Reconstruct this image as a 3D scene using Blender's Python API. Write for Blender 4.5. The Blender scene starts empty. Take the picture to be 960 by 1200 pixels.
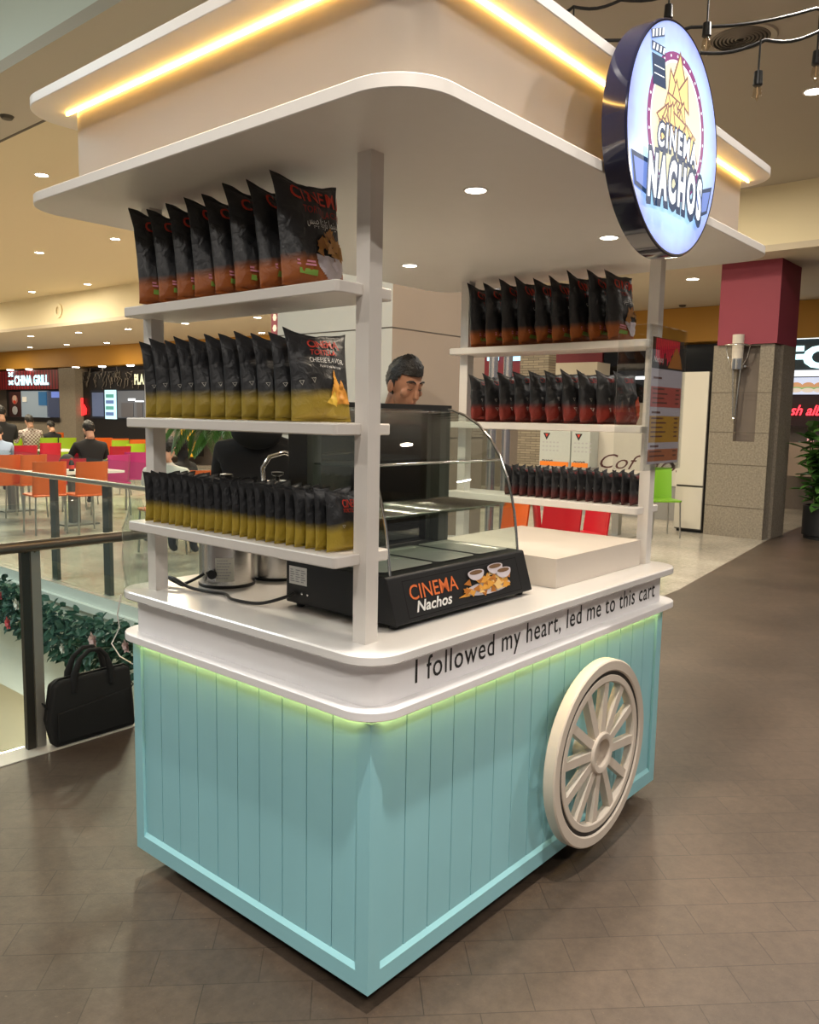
import bpy, bmesh, math, random
from mathutils import Vector, Matrix, noise
random.seed(7)
PI = math.pi
SC = bpy.context.scene
COL = SC.collection

# ------------------------------------------------------------------ camera
CF, CP = 955.676, Vector((-1.4466, -1.3534, 1.5746))
YAW, PIT, ROL = 0.70826, 0.11642, 0.01826
FW = Vector((math.cos(PIT)*math.cos(YAW), math.cos(PIT)*math.sin(YAW), -math.sin(PIT)))
_r = Vector((math.sin(YAW), -math.cos(YAW), 0)); _u = _r.cross(FW)
RT = math.cos(ROL)*_r + math.sin(ROL)*_u
UP = -math.sin(ROL)*_r + math.cos(ROL)*_u
cam = bpy.data.objects.new('camera', bpy.data.cameras.new('camera')); COL.objects.link(cam)
cam.matrix_world = Matrix(((RT.x, UP.x, -FW.x, CP.x), (RT.y, UP.y, -FW.y, CP.y), (RT.z, UP.z, -FW.z, CP.z), (0, 0, 0, 1)))
cam.data.sensor_fit = 'VERTICAL'; cam.data.sensor_height = 36; cam.data.lens = CF/1200*36
cam.data.clip_start = 0.05; cam.data.clip_end = 200
SC.camera = cam
def ray(u, v): return FW + RT*((u-480)/CF) - UP*((v-600)/CF)
def on_z(u, v, z): d = ray(u, v); return CP + d*((z-CP.z)/d.z)
def on_x(u, v, x): d = ray(u, v); return CP + d*((x-CP.x)/d.x)
def on_y(u, v, y): d = ray(u, v); return CP + d*((y-CP.y)/d.y)
def at(u, v, d): return CP + ray(u, v)*d

# ------------------------------------------------------------------ world, lights, exposure
W = bpy.data.worlds.new('mall_ambient'); SC.world = W; W.use_nodes = True
W.node_tree.nodes['Background'].inputs[0].default_value = (1.0, 0.97, 0.94, 1)
W.node_tree.nodes['Background'].inputs[1].default_value = 0.17
SC.view_settings.view_transform = 'Standard'; SC.view_settings.look = 'None'
SC.view_settings.gamma = 1; SC.view_settings.use_curve_mapping = False
SC.view_settings.exposure = 0.0
WARM = (1.0, 0.93, 0.84)
def lamp(name, kind, loc, energy, color=WARM, size=0.25, target=None):
    l = bpy.data.lights.new(name, kind); l.energy = energy; l.color = color
    if kind == 'AREA': l.shape = 'DISK'; l.size = size
    else: l.shadow_soft_size = size
    o = bpy.data.objects.new(name, l); COL.objects.link(o); o.location = loc
    if target is not None:
        o.rotation_euler = (Vector(target)-Vector(loc)).to_track_quat('-Z', 'Y').to_euler()
    return o
# hall ceiling lamps above and behind the viewer, food-court lamps, added fills for the lower storey and the atrium ceiling
for (x, y, e) in ((0.9, -0.40, 112), (-0.52, -0.70, 145), (-3.2, -0.4, 55), (-2.6, -3.4, 105), (0.8, -3.2, 60), (3.6, -2.6, 70), (4.2, 0.2, 55), (7.2, -0.6, 55), (7.5, -4.0, 60), (-3.5, 2.2, 50)):
    lamp('hall_ceiling_lamp', 'AREA', (x, y, 4.44), e, WARM, 0.14 if e > 100 else 0.22)
for (x, y, e) in ((4.6, 3.6, 90), (4.5, 7.5, 120), (4.5, 13, 150), (4.5, 20, 150), (7.6, 2.8, 45), (7.6, 7, 70), (7.2, 12, 150), (7, 18, 180), (6.8, 24, 180)):
    lamp('food_court_ceiling_lamp', 'AREA', (x, y, 4.44), e*1.35, (1, .88, .66), 0.5)
for (x, y, e) in ((11.4, 4.2, 40), (11.4, 9, 60), (11, 15, 70), (11, 22, 90), (10.6, 29, 90)):
    lamp('shop_front_ceiling_lamp', 'AREA', (x, y, 3.64), e, (1, .85, .62), 0.5)
lamp('lower_storey_fill', 'AREA', (0.2, 5.5, -0.9), 150, (1, .93, .78), 2.0)  # added fill so the lower floor is not dark; no fitting there
lamp('atrium_ceiling_fill', 'AREA', (-1.5, 7, 4.75), 60, (.9, .97, .95), 2.0, (-1.5, 7.01, 6))  # added upward fill that brightens the atrium ceiling; there is no cove
lamp('atrium_skylight', 'AREA', (-2.2, 7, 5.25), 260, (.86, .97, 1.0), 3.5)

# ------------------------------------------------------------------ materials
_M = {}
def mat(name, col, rough=0.5, metal=0.0, emit=0.0, noise_amt=0.0, noise_scale=20.0, bump=0.0, bump_scale=60.0, coat=0.0, trans=0.0, alpha=1.0, ior=1.45, ecol=None):
    if name in _M: return _M[name]
    m = bpy.data.materials.new(name); m.use_nodes = True; nt = m.node_tree; b = nt.nodes['Principled BSDF']
    c = (*col, 1)
    b.inputs['Base Color'].default_value = c; b.inputs['Roughness'].default_value = rough; b.inputs['Metallic'].default_value = metal
    b.inputs['Coat Weight'].default_value = coat; b.inputs['Transmission Weight'].default_value = trans; b.inputs['IOR'].default_value = ior
    b.inputs['Alpha'].default_value = alpha
    if emit: b.inputs['Emission Color'].default_value = (*(ecol or col), 1); b.inputs['Emission Strength'].default_value = emit
    if noise_amt or bump:
        tc = nt.nodes.new('ShaderNodeTexCoord')
    if noise_amt:
        n = nt.nodes.new('ShaderNodeTexNoise'); n.inputs['Scale'].default_value = noise_scale; n.inputs['Detail'].default_value = 5
        nt.links.new(tc.outputs['Object'], n.inputs['Vector'])
        mx = nt.nodes.new('ShaderNodeMix'); mx.data_type = 'RGBA'
        mx.inputs[6].default_value = (*[x*(1-noise_amt) for x in col], 1); mx.inputs[7].default_value = (*[min(1, x*(1+noise_amt)) for x in col], 1)
        nt.links.new(n.outputs['Fac'], mx.inputs[0]); nt.links.new(mx.outputs[2], b.inputs['Base Color'])
    if bump:
        n2 = nt.nodes.new('ShaderNodeTexNoise'); n2.inputs['Scale'].default_value = bump_scale; n2.inputs['Detail'].default_value = 4
        nt.links.new(tc.outputs['Object'], n2.inputs['Vector'])
        bp = nt.nodes.new('ShaderNodeBump'); bp.inputs['Strength'].default_value = bump; bp.inputs['Distance'].default_value = 0.01
        nt.links.new(n2.outputs['Fac'], bp.inputs['Height']); nt.links.new(bp.outputs['Normal'], b.inputs['Normal'])
    _M[name] = m; return m
def glow(name, col, s): return mat(name, (col[0]*.6, col[1]*.6, col[2]*.6), 0.5, emit=s, ecol=col)
def glass(name, tint=(.95, .98, .97), rough=0.0, refl=1.0, dens=0.12):
    """thin architectural glass: mostly clear with fresnel reflection"""
    if name in _M: return _M[name]
    m = bpy.data.materials.new(name); m.use_nodes = True; nt = m.node_tree
    for n in list(nt.nodes):
        if n.type != 'OUTPUT_MATERIAL': nt.nodes.remove(n)
    out = [n for n in nt.nodes if n.type == 'OUTPUT_MATERIAL'][0]
    t = nt.nodes.new('ShaderNodeBsdfTransparent'); t.inputs[0].default_value = (*tint, 1)
    g = nt.nodes.new('ShaderNodeBsdfGlossy'); g.inputs['Roughness'].default_value = rough; g.inputs[0].default_value = (1, 1, 1, 1)
    f = nt.nodes.new('ShaderNodeFresnel'); ge = nt.nodes.new('ShaderNodeNewGeometry'); io = nt.nodes.new('ShaderNodeMath'); io.operation = 'MULTIPLY_ADD'; io.inputs[1].default_value = 1/1.5-1.5; io.inputs[2].default_value = 1.5
    nt.links.new(ge.outputs['Backfacing'], io.inputs[0]); nt.links.new(io.outputs[0], f.inputs[0])
    mp = nt.nodes.new('ShaderNodeMath'); mp.operation = 'MULTIPLY'; mp.inputs[1].default_value = refl
    mx = nt.nodes.new('ShaderNodeMixShader')
    nt.links.new(f.outputs[0], mp.inputs[0]); nt.links.new(mp.outputs[0], mx.inputs[0]); nt.links.new(t.outputs[0], mx.inputs[1]); nt.links.new(g.outputs[0], mx.inputs[2]); nt.links.new(mx.outputs[0], out.inputs[0])
    _M[name] = m; return m

# ------------------------------------------------------------------ mesh helpers
class MB:
    def __init__(s): s.bm = bmesh.new(); s.ang = 70
    def box(s, x0, x1, y0, y1, z0, z1, mi=0):
        v = [s.bm.verts.new(p) for p in ((x0, y0, z0), (x1, y0, z0), (x1, y1, z0), (x0, y1, z0), (x0, y0, z1), (x1, y0, z1), (x1, y1, z1), (x0, y1, z1))]
        for f in ((0, 3, 2, 1), (4, 5, 6, 7), (0, 1, 5, 4), (1, 2, 6, 5), (2, 3, 7, 6), (3, 0, 4, 7)):
            fc = s.bm.faces.new([v[i] for i in f]); fc.material_index = mi
        return s
    def obox(s, o, a, b, c, mi=0):
        """box from corner o with edge vectors a, b, c"""
        o, a, b, c = map(Vector, (o, a, b, c))
        v = [s.bm.verts.new(p) for p in (o, o+a, o+a+b, o+b, o+c, o+a+c, o+a+b+c, o+b+c)]
        for f in ((0, 3, 2, 1), (4, 5, 6, 7), (0, 1, 5, 4), (1, 2, 6, 5), (2, 3, 7, 6), (3, 0, 4, 7)):
            fc = s.bm.faces.new([v[i] for i in f]); fc.material_index = mi
        bmesh.ops.recalc_face_normals(s.bm, faces=s.bm.faces[:]); return s
    def prism(s, pts, ax, a, b, mi=0):
        """extrude a 2D outline along axis ax from a to b"""
        def P(p, t): q = list(p); q.insert(ax, t); return q
        A = [s.bm.verts.new(P(p, a)) for p in pts]; B = [s.bm.verts.new(P(p, b)) for p in pts]; n = len(pts)
        for fc in [s.bm.faces.new(A), s.bm.faces.new(B[::-1])] + [s.bm.faces.new((A[i], B[i], B[(i+1) % n], A[(i+1) % n])) for i in range(n)]:
            fc.material_index = mi
        bmesh.ops.recalc_face_normals(s.bm, faces=s.bm.faces[:]); return s
    def lathe(s, prof, c=(0, 0, 0), n=24, ax=2, mi=0, a0=0, a1=2*PI):
        """prof: list of (radius, height); closed at radius 0"""
        rings = []; s.ang = 30 if n >= 13 else 40
        full = abs(a1-a0-2*PI) < 1e-6
        for r, h in prof:
            ring = []
            for i in range(n if full else n+1):
                a = a0+(a1-a0)*i/n
                p = [r*math.cos(a), r*math.sin(a)]; p.insert(ax, h)
                ring.append(s.bm.verts.new([c[k]+p[k] for k in range(3)]))
            rings.append(ring)
        for A, B in zip(rings[:-1], rings[1:]):
            for i in range(n if full else n):
                j = (i+1) % n if full else i+1
                f = s.bm.faces.new((A[i], A[j], B[j], B[i])); f.material_index = mi; f.smooth = True
        loop = abs(prof[0][0]-prof[-1][0]) < 1e-6 and abs(prof[0][1]-prof[-1][1]) < 1e-6
        if full and not loop:
            for R_ in (rings[0], rings[-1]):
                f = s.bm.faces.new(R_); f.material_index = mi
        if loop: bmesh.ops.remove_doubles(s.bm, verts=rings[0]+rings[-1], dist=1e-6)
        bmesh.ops.recalc_face_normals(s.bm, faces=s.bm.faces[:]); return s
    def tube(s, pts, r, n=8, mi=0, closed=False):
        pts = [Vector(p) for p in pts]; rs = r if isinstance(r, (list, tuple)) else [r]*len(pts)
        rings = []; prev = None
        for i, p in enumerate(pts):
            a = pts[i-1] if i else (pts[-1] if closed else p); b = pts[i+1] if i+1 < len(pts) else (pts[0] if closed else p)
            t = (b-a).normalized()
            if prev is None:
                q = t.cross(Vector((0, 0, 1)));  q = q if q.length > 1e-4 else t.cross(Vector((1, 0, 0)))
            else: q = prev - t*prev.dot(t)
            q.normalize(); prev = q; w = t.cross(q)
            rings.append([s.bm.verts.new(p+(q*math.cos(2*PI*k/n)+w*math.sin(2*PI*k/n))*rs[i]) for k in range(n)])
        prs = list(zip(rings[:-1], rings[1:]))
        if closed: prs.append((rings[-1], rings[0]))
        for A, B in prs:
            for k in range(n):
                f = s.bm.faces.new((A[k], A[(k+1) % n], B[(k+1) % n], B[k])); f.smooth = True; f.material_index = mi
        if not closed:
            for R_ in (rings[0][::-1], rings[-1]): f = s.bm.faces.new(R_); f.material_index = mi
        bmesh.ops.recalc_face_normals(s.bm, faces=s.bm.faces[:]); return s
    def poly(s, pts, mi=0):
        f = s.bm.faces.new([s.bm.verts.new(p) for p in pts]); f.material_index = mi; return s
    def ball(s, c, r, mi=0, u=12, v=8):
        r = r if isinstance(r, (tuple, list)) else (r, r, r)
        res = bmesh.ops.create_uvsphere(s.bm, u_segments=u, v_segments=v, radius=1)
        for q in res['verts']: q.co = Vector((c[0]+q.co.x*r[0], c[1]+q.co.y*r[1], c[2]+q.co.z*r[2]))
        for q in res['verts']:
            for f in q.link_faces: f.smooth = True; f.material_index = mi
        return s
    def bevel(s, w, seg=2):
        es = [e for e in s.bm.edges if len(e.link_faces) == 2 and e.calc_face_angle(0) > 0.5]
        bmesh.ops.bevel(s.bm, geom=es, offset=w, segments=seg, affect='EDGES', profile=0.5); return s
    def round_sides(s):
        s.ang = 30; s.bm.normal_update()
        for f in s.bm.faces: f.smooth = abs(f.normal.z) < .3
        return s
    def xf(s, m):
        bmesh.ops.transform(s.bm, matrix=m, verts=s.bm.verts[:]); return s
    def build(s, name, mats, parent=None, label=None, smooth=False):
        me = bpy.data.meshes.new(name); s.bm.to_mesh(me); s.bm.free()
        for m in (mats if isinstance(mats, (list, tuple)) else [mats]): me.materials.append(m)
        if smooth:
            for p in me.polygons: p.use_smooth = True
        if any(p.use_smooth for p in me.polygons):
            flat = [i for i, p in enumerate(me.polygons) if not p.use_smooth]
            me.set_sharp_from_angle(angle=math.radians(s.ang))
            for i in flat: me.polygons[i].use_smooth = False
        o = bpy.data.objects.new(name, me); COL.objects.link(o)
        if parent is not None: o.parent = parent
        if label: o['label'] = label
        return o
def tag(o, label, cat, group=None, kind=None):
    if label: o['label'] = label
    if cat: o['category'] = cat
    if group: o['group'] = group
    if kind: o['kind'] = kind
    return o
def thing(name, label, cat, loc=(0, 0, 0), rz=0.0, group=None):
    o = bpy.data.objects.new(name, None); COL.objects.link(o); o.location = loc; o.rotation_euler = (0, 0, rz); o.empty_display_size = .1
    return tag(o, label, cat, group)
def struct(o): o['kind'] = 'structure'; return o
def copy_tree(o, parent=None):
    c = o.copy(); COL.objects.link(c)
    if parent is not None: c.parent = parent
    for ch in list(o.children): copy_tree(ch, c)
    return c
def rrect(x0, x1, y0, y1, r, n=8):
    out = []
    for cx, cy, a in ((x1-r, y1-r, 0), (x0+r, y1-r, PI/2), (x0+r, y0+r, PI), (x1-r, y0+r, 1.5*PI)):
        for i in range(n+1): t = a+PI/2*i/n; out.append((cx+r*math.cos(t), cy+r*math.sin(t)))
    return out
_T = {}
def text2d(body, h, xs=1.0, shear=0.0, bold=0.0, space=1.0, res=3):
    """flat letters with cap height h, starting at x = 0: (verts, faces, width)"""
    key = (body, h, xs, shear, bold, space)
    if key in _T: return _T[key]
    c = bpy.data.curves.new('lettering', 'FONT'); c.body = body; c.shear = shear; c.resolution_u = res; c.offset = bold; c.space_character = space
    o = bpy.data.objects.new('lettering', c); COL.objects.link(o)
    dg = bpy.context.evaluated_depsgraph_get(); me = o.evaluated_get(dg).to_mesh()
    k = h/0.69
    V = [(v.co.x*k*xs, v.co.y*k) for v in me.vertices]; F = [tuple(p.vertices) for p in me.polygons]
    o.evaluated_get(dg).to_mesh_clear(); bpy.data.objects.remove(o); bpy.data.curves.remove(c)
    x0 = min(v[0] for v in V); V = [(v[0]-x0, v[1]) for v in V]; w = max(v[0] for v in V)
    _T[key] = (V, F, w); return _T[key]
def put2d(mb, V, F, fn, mi=0):
    vs = [mb.bm.verts.new(fn(x, z)) for x, z in V]
    for f in F:
        try: fc = mb.bm.faces.new([vs[i] for i in f]); fc.material_index = mi
        except ValueError: pass
def words(mb, body, h, fn, x=0, z=0, xs=1.0, align='l', mi=0, **k):
    V, F, w = text2d(body, h, xs, **k)
    dx = {'l': 0, 'c': -w/2, 'r': -w}[align]
    put2d(mb, [(a+x+dx, b+z) for a, b in V], F, fn, mi); return w
def shape(mb, pts, fn, mi=0): put2d(mb, pts, [tuple(range(len(pts)))], fn, mi)
def circ(cx, cz, r, n=40, rz=None, a0=0, a1=2*PI):
    rz = rz or r
    return [(cx+r*math.cos(a0+(a1-a0)*i/n), cz+rz*math.sin(a0+(a1-a0)*i/n)) for i in range(n if abs(a1-a0-2*PI) < 1e-6 else n+1)]
def ring2d(mb, cx, cz, r0, r1, fn, mi=0, n=48, a0=0, a1=2*PI):
    A = [(cx+r0*math.cos(a0+(a1-a0)*i/n), cz+r0*math.sin(a0+(a1-a0)*i/n)) for i in range(n+1)]
    B = [(cx+r1*math.cos(a0+(a1-a0)*i/n), cz+r1*math.sin(a0+(a1-a0)*i/n)) for i in range(n+1)]
    put2d(mb, A+B, [(i, i+1, n+2+i, n+1+i) for i in range(n)], fn, mi)

# ------------------------------------------------------------------ shared materials
white_paint = mat('white_paint', (.80, .755, .705), 0.38, noise_amt=.02)
white_gloss = mat('white_gloss_laminate', (.86, .84, .82), 0.12, coat=.4)
skirt_white = mat('satin_white_skirt', (.88, .86, .865), 0.35)
teal = mat('teal_paint', (.33, .66, .73), 0.45, noise_amt=.04, noise_scale=6)
black_metal = mat('black_powder_coat', (.012, .012, .013), 0.42, bump=.05, bump_scale=300)
black_plastic = mat('black_plastic', (.012, .012, .012), 0.35)
chrome = mat('chrome', (.75, .74, .72), 0.12, 1.0)
steel = mat('brushed_steel', (.74, .72, .69), 0.26, 1.0, bump=.04, bump_scale=200)
dark_steel = mat('dark_rail_metal', (.20, .165, .13), 0.3, .7)
cream_wood = mat('cream_painted_wood', (.64, .56, .475), 0.45, noise_amt=.04, noise_scale=30)
def ink(name, col, r=.5): return mat('print_'+name, col, r)
red_ink = ink('red', (.60, .045, .025)); orange_ink = ink('orange', (.75, .2, .05)); white_ink = ink('white', (.8, .8, .78)); chip_ink = ink('chip', (.72, .34, .05)); chip_light = ink('chip_pale', (.82, .55, .22)); chip_dark = ink('chip_dark', (.45, .16, .02)); green_ink = ink('green', (.25, .45, .08)); black_ink = ink('black', (.012, .012, .012)); grey_ink = ink('grey', (.4, .4, .42)); bowl_ink = ink('bowl', (.6, .55, .6)); yellow_ink = ink('yellow', (.75, .5, .06)); pink_ink = ink('pink', (.75, .3, .4))

# ================================================================== THE SETTING
def brick_floor(name, c1, c2, mortar, bw, rh, rot, rough, off=.5):
    m = bpy.data.materials.new(name); m.use_nodes = True; nt = m.node_tree; b = nt.nodes['Principled BSDF']; L = nt.links.new
    tc = nt.nodes.new('ShaderNodeTexCoord'); mp = nt.nodes.new('ShaderNodeMapping'); mp.inputs['Rotation'].default_value = (0, 0, rot)
    br = nt.nodes.new('ShaderNodeTexBrick'); br.offset = off; br.inputs['Scale'].default_value = 1
    br.inputs['Brick Width'].default_value = bw; br.inputs['Row Height'].default_value = rh; br.inputs['Mortar Size'].default_value = .0016; br.inputs['Mortar Smooth'].default_value = .2
    br.inputs['Color1'].default_value = (*c1, 1); br.inputs['Color2'].default_value = (*c2, 1); br.inputs['Mortar'].default_value = (*mortar, 1); br.inputs['Bias'].default_value = 0
    n = nt.nodes.new('ShaderNodeTexNoise'); n.inputs['Scale'].default_value = 22; n.inputs['Detail'].default_value = 8; n.inputs['Roughness'].default_value = .75
    n2 = nt.nodes.new('ShaderNodeTexNoise'); n2.inputs['Scale'].default_value = 1.1; n2.inputs['Detail'].default_value = 2
    add = nt.nodes.new('ShaderNodeMath'); add.operation = 'ADD'
    rp = nt.nodes.new('ShaderNodeMapRange'); rp.inputs[1].default_value = .7; rp.inputs[2].default_value = 1.3; rp.inputs[3].default_value = .62; rp.inputs[4].default_value = 1.38
    mx = nt.nodes.new('ShaderNodeMix'); mx.data_type = 'RGBA'; mx.blend_type = 'MULTIPLY'; mx.inputs[0].default_value = 1
    L(tc.outputs['Object'], mp.inputs[0]); L(mp.outputs[0], br.inputs[0]); L(tc.outputs['Object'], n.inputs[0]); L(tc.outputs['Object'], n2.inputs[0])
    L(n.outputs['Fac'], add.inputs[0]); L(n2.outputs['Fac'], add.inputs[1]); L(add.outputs[0], rp.inputs[0]); L(br.outputs['Color'], mx.inputs[6]); L(rp.outputs[0], mx.inputs[7]); L(mx.outputs[2], b.inputs['Base Color'])
    # small pale chips in the stone
    vo = nt.nodes.new('ShaderNodeTexNoise'); vo.inputs['Scale'].default_value = 75; vo.inputs['Detail'].default_value = 3
    th = nt.nodes.new('ShaderNodeMapRange'); th.inputs[1].default_value = .69; th.inputs[2].default_value = .76; th.inputs[3].default_value = 0; th.inputs[4].default_value = .45
    m2 = nt.nodes.new('ShaderNodeMix'); m2.data_type = 'RGBA'; m2.inputs[7].default_value = (c1[0]*2.4, c1[1]*2.4, c1[2]*2.4, 1)
    L(tc.outputs['Object'], vo.inputs[0]); L(vo.outputs['Fac'], th.inputs[0]); L(th.outputs[0], m2.inputs[0]); L(mx.outputs[2], m2.inputs[6]); L(m2.outputs[2], b.inputs['Base Color'])
    bp = nt.nodes.new('ShaderNodeBump'); bp.inputs['Strength'].default_value = .25; bp.inputs['Distance'].default_value = .004
    L(n.outputs['Fac'], bp.inputs['Height']); L(bp.outputs[0], b.inputs['Normal']); b.inputs['Roughness'].default_value = rough
    return m
dark_tile = brick_floor('dark_slate_tile', (.090, .064, .046), (.077, .055, .040), (.040, .030, .022), .30, .15, PI/4, .42)
pale_tile = brick_floor('pale_stone_tile', (.50, .46, .39), (.46, .42, .36), (.30, .27, .23), .6, .6, 0, .18, 0)
kerb_stone = mat('kerb_stone', (.56, .53, .47), .4, noise_amt=.1, noise_scale=12)
ceil_m = mat('tan_ceiling_paint', (.44, .39, .325), .8)
ceil_y = mat('cream_ceiling_paint', (.64, .54, .37), .8)
ceil_warm = mat('warm_ceiling_paint', (.60, .52, .40), .8)
ceil_pale = mat('pale_atrium_ceiling_paint', (.62, .66, .60), .8)
fascia_m = mat('ceiling_fascia_paint', (.80, .70, .48), .8)
SEAM = [(3.0, 1.50), (6.0, 1.63), (10.2, 2.10), (16, 2.35)]
f = MB(); f.poly([(-30, -40, 0), (40, -40, 0), (40, 2.35, 0), (16, 2.35, 0), (10.2, 2.10, 0), (6.0, 1.63, 0), (3.0, 1.5, 0), (2.03, 1.5, 0), (2.03, 2.25, 0), (-30, 2.25, 0)])
struct(f.build('floor', dark_tile))
f = MB(); f.poly([(2.03, 1.5, 0), (3.0, 1.5, 0), (6.0, 1.63, 0), (10.2, 2.1, 0), (16, 2.35, 0), (16, 42, 0), (2.03, 42, 0)])
struct(f.build('floor_food_court', pale_tile))
k = MB(); k.box(-9, 2.03, 2.25, 2.40, -.3, .004); struct(k.build('trim_1', kerb_stone))
f = MB(); f.box(2.03, 2.16, 2.40, 42, -1.25, -.002); f.box(1.99, 2.03, 2.40, 42, -.16, -.10); struct(f.build('wall_opening', mat('pale_slab_edge', (.72, .76, .70), .5)))
f = MB(); f.box(-9, 12, 1.5, 42, -4.3, -4.2); struct(f.build('floor_lower', mat('cream_lower_floor', (.75, .66, .48), .35)))
f = MB(); f.box(2.4, 2.5, 1.5, 42, -4.2, -1.25); struct(f.build('wall_lower', mat('cream_lower_wall', (.78, .70, .52), .6)))
k = MB(); k.box(-9, 1.99, 2.26, 2.40, -1.0, -.3); struct(k.build('wall_near_opening', mat('pale_slab_edge', (.72, .76, .70), .5)))

c = MB(); c.box(2.7, 9.4, 3.0, 42, 4.5, 4.6); struct(c.build('ceiling', ceil_y))
c = MB(); c.box(1.9, 2.7, 3.0, 42, 4.5, 4.6); struct(c.build('ceiling_strip', ceil_m))
c = MB(); c.box(1.9, 9.4, -10, 3.0, 4.5, 4.6); struct(c.build('ceiling_front', ceil_m))
c = MB(); c.box(-9, 1.9, -10, 4.0, 4.5, 4.6); struct(c.build('ceiling_hall', ceil_m))
c = MB(); c.box(-9, 1.9, 4.0, 42, 5.45, 5.55); struct(c.build('ceiling_atrium', ceil_pale))
c = MB(); c.box(1.9, 1.98, 4.0, 42, 4.6, 5.5); c.box(-9, 1.9, 3.92, 4.0, 4.6, 5.5); struct(c.build('wall_atrium', ceil_pale))
c = MB(); c.box(2.68, 2.71, 2.4, 42, 4.495, 4.5); struct(c.build('trim_2', mat('dark_joint', (.10, .08, .06), .7)))
c = MB(); c.prism([(9.4, -10), (15.5, -10), (14.2, 42), (8.0, 42), (9.4, 2)], 2, 3.7, 3.78); struct(c.build('ceiling_low', ceil_warm))
c = MB(); c.prism([(9.4, -10), (9.48, -10), (9.48, 2), (8.08, 42), (8.0, 42), (9.4, 2)], 2, 3.78, 4.6); struct(c.build('wall_ceiling_step', fascia_m))
def sx(y): return 14.3-.065*(y-3)          # the shop fronts stand along this line
SN = Vector((1, .065, 0)).normalized()
def wl(u, v, off=0.0):
    """the point of the shop-front plane (moved off metres towards the hall) seen along a direction"""
    P0 = Vector((14.3-off, 3, 0)); d = ray(u, v); return CP + d*((P0-CP).dot(SN)/d.dot(SN))
c = MB(); c.prism([(sx(-6)+.3, -6), (sx(-6)+.5, -6), (sx(42)+.5, 42), (sx(42)+.3, 42)], 2, 0, 3.7)
struct(c.build('wall_back', mat('shop_back_wall', (.16, .13, .11), .6, noise_amt=.1)))
yb = MB(); yb.prism([(sx(-6)-.42, -6), (sx(-6)+.28, -6), (sx(42)+.28, 42), (sx(42)-.42, 42)], 2, 3.06, 3.695)
struct(yb.build('trim_3', mat('mustard_band_paint', (.48, .24, .035), .55)))
# far wall closing the food court
c = MB(); c.box(2.0, 14.5, 41.6, 42, 0, 3.7); struct(c.build('wall_far', mat('far_wall', (.35, .27, .2), .7)))

# the two stone-clad columns and the marble one
def granite(name, c, s=1.0):
    if name in _M: return _M[name]
    m = mat(name, c, .22, noise_amt=.5, noise_scale=42*s); return m
gran = granite('speckled_granite', (.255, .22, .172))
rosy = mat('rose_column_paint', (.25, .035, .06), .6)
gc = MB()
gc.box(9.95, 10.05, 2.13, 2.31, 0, 2.62); gc.box(9.95, 10.05, 2.60, 2.93, 0, 2.62); gc.box(9.95, 10.05, 2.31, 2.60, 0, 1.32); gc.box(9.95, 10.05, 2.31, 2.60, 2.60, 2.62)
gc.box(10.05, 10.75, 2.13, 2.93, 0, 2.62)
for z in (.42, 1.0, 1.44, 1.98): gc.box(9.947, 9.951, 2.13, 2.93, z-.004, z+.004, 1)
gc.box(10.2, 10.75, 2.09, 2.13, 0, 2.62); 
struct(gc.build('wall_column_granite', [gran, mat('dark_joint', (.1, .08, .06), .7)]))
gb = MB(); gb.box(10.046, 10.049, 2.31, 2.60, 1.32, 2.60); struct(gb.build('trim_4', mat('column_niche_board', (.15, .12, .10), .6)))
gc = MB(); gc.box(9.9, 10.75, 2.09, 2.87, 2.62, 3.72); struct(gc.build('wall_column_rose', rosy))
pale_marble = mat('pale_marble', (.62, .60, .53), .16, noise_amt=.07, noise_scale=1.6)
tan_marble = mat('tan_polished_marble', (.36, .285, .215), .10, noise_amt=.1, noise_scale=1.6)
mc = MB(); mc.box(2.5, 3.52, 2.2, 3.32, 0, 4.5)
for p_ in mc.bm.faces:
    n_ = p_.normal
    p_.normal_update()
    if p_.normal.y < -.5: p_.material_index = 1
for z in (.70, 1.43, 2.14, 2.85): mc.box(2.497, 3.523, 2.197, 3.323, z-.003, z+.003, 2)
struct(mc.build('wall_column_marble', [pale_marble, tan_marble, mat('dark_joint', (.1, .08, .06), .7)]))

# ================================================================== THE CART
L_, W_ = 1.76, 1.115
cart = thing('food_cart', 'turquoise plank-clad snack cart with white counter, wagon wheel and flat canopy', 'cart')
g = MB(); g.box(.014, L_-.014, .014, W_-.014, .07, .80); g.build('carcass', mat('carcass_board', (.06, .07, .07), .7), cart)
def boards(n, a, b, horizontal_axis, face):
    m = MB(); w = (b-a)/n
    for i in range(n):
        q = MB(); x0, x1 = a+i*w+.002, a+(i+1)*w-.002
        if horizontal_axis == 0: q.box(x0, x1, face[0], face[1], .118, .800)
        else: q.box(face[0], face[1], x0, x1, .118, .800)
        q.bevel(.003, 1); t = bpy.data.meshes.new('t'); q.bm.to_mesh(t); q.bm.free(); m.bm.from_mesh(t); bpy.data.meshes.remove(t)
    return m
boards(16, .046, L_-.046, 0, (.010, .022)).build('cladding', teal, cart)
boards(10, .046, W_-.046, 1, (.010, .022)).build('cladding', teal, cart)
boards(16, .046, L_-.046, 0, (W_-.022, W_-.010)).build('cladding', teal, cart)
boards(10, .046, W_-.046, 1, (L_-.022, L_-.010)).build('cladding', teal, cart)
for x in (0, L_-.046):
    for y in (0, W_-.046): MB().box(x, x+.046, y, y+.046, .06, .80).bevel(.002, 1).build('corner_trim', teal, cart)
for y0, s in ((0, 1), (W_, -1)): MB().prism([(y0, .06), (y0+s*.024, .06), (y0+s*.024, .125), (y0+s*.010, .125), (y0, .112)], 0, .046, L_-.046).build('bottom_rail', teal, cart)
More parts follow.
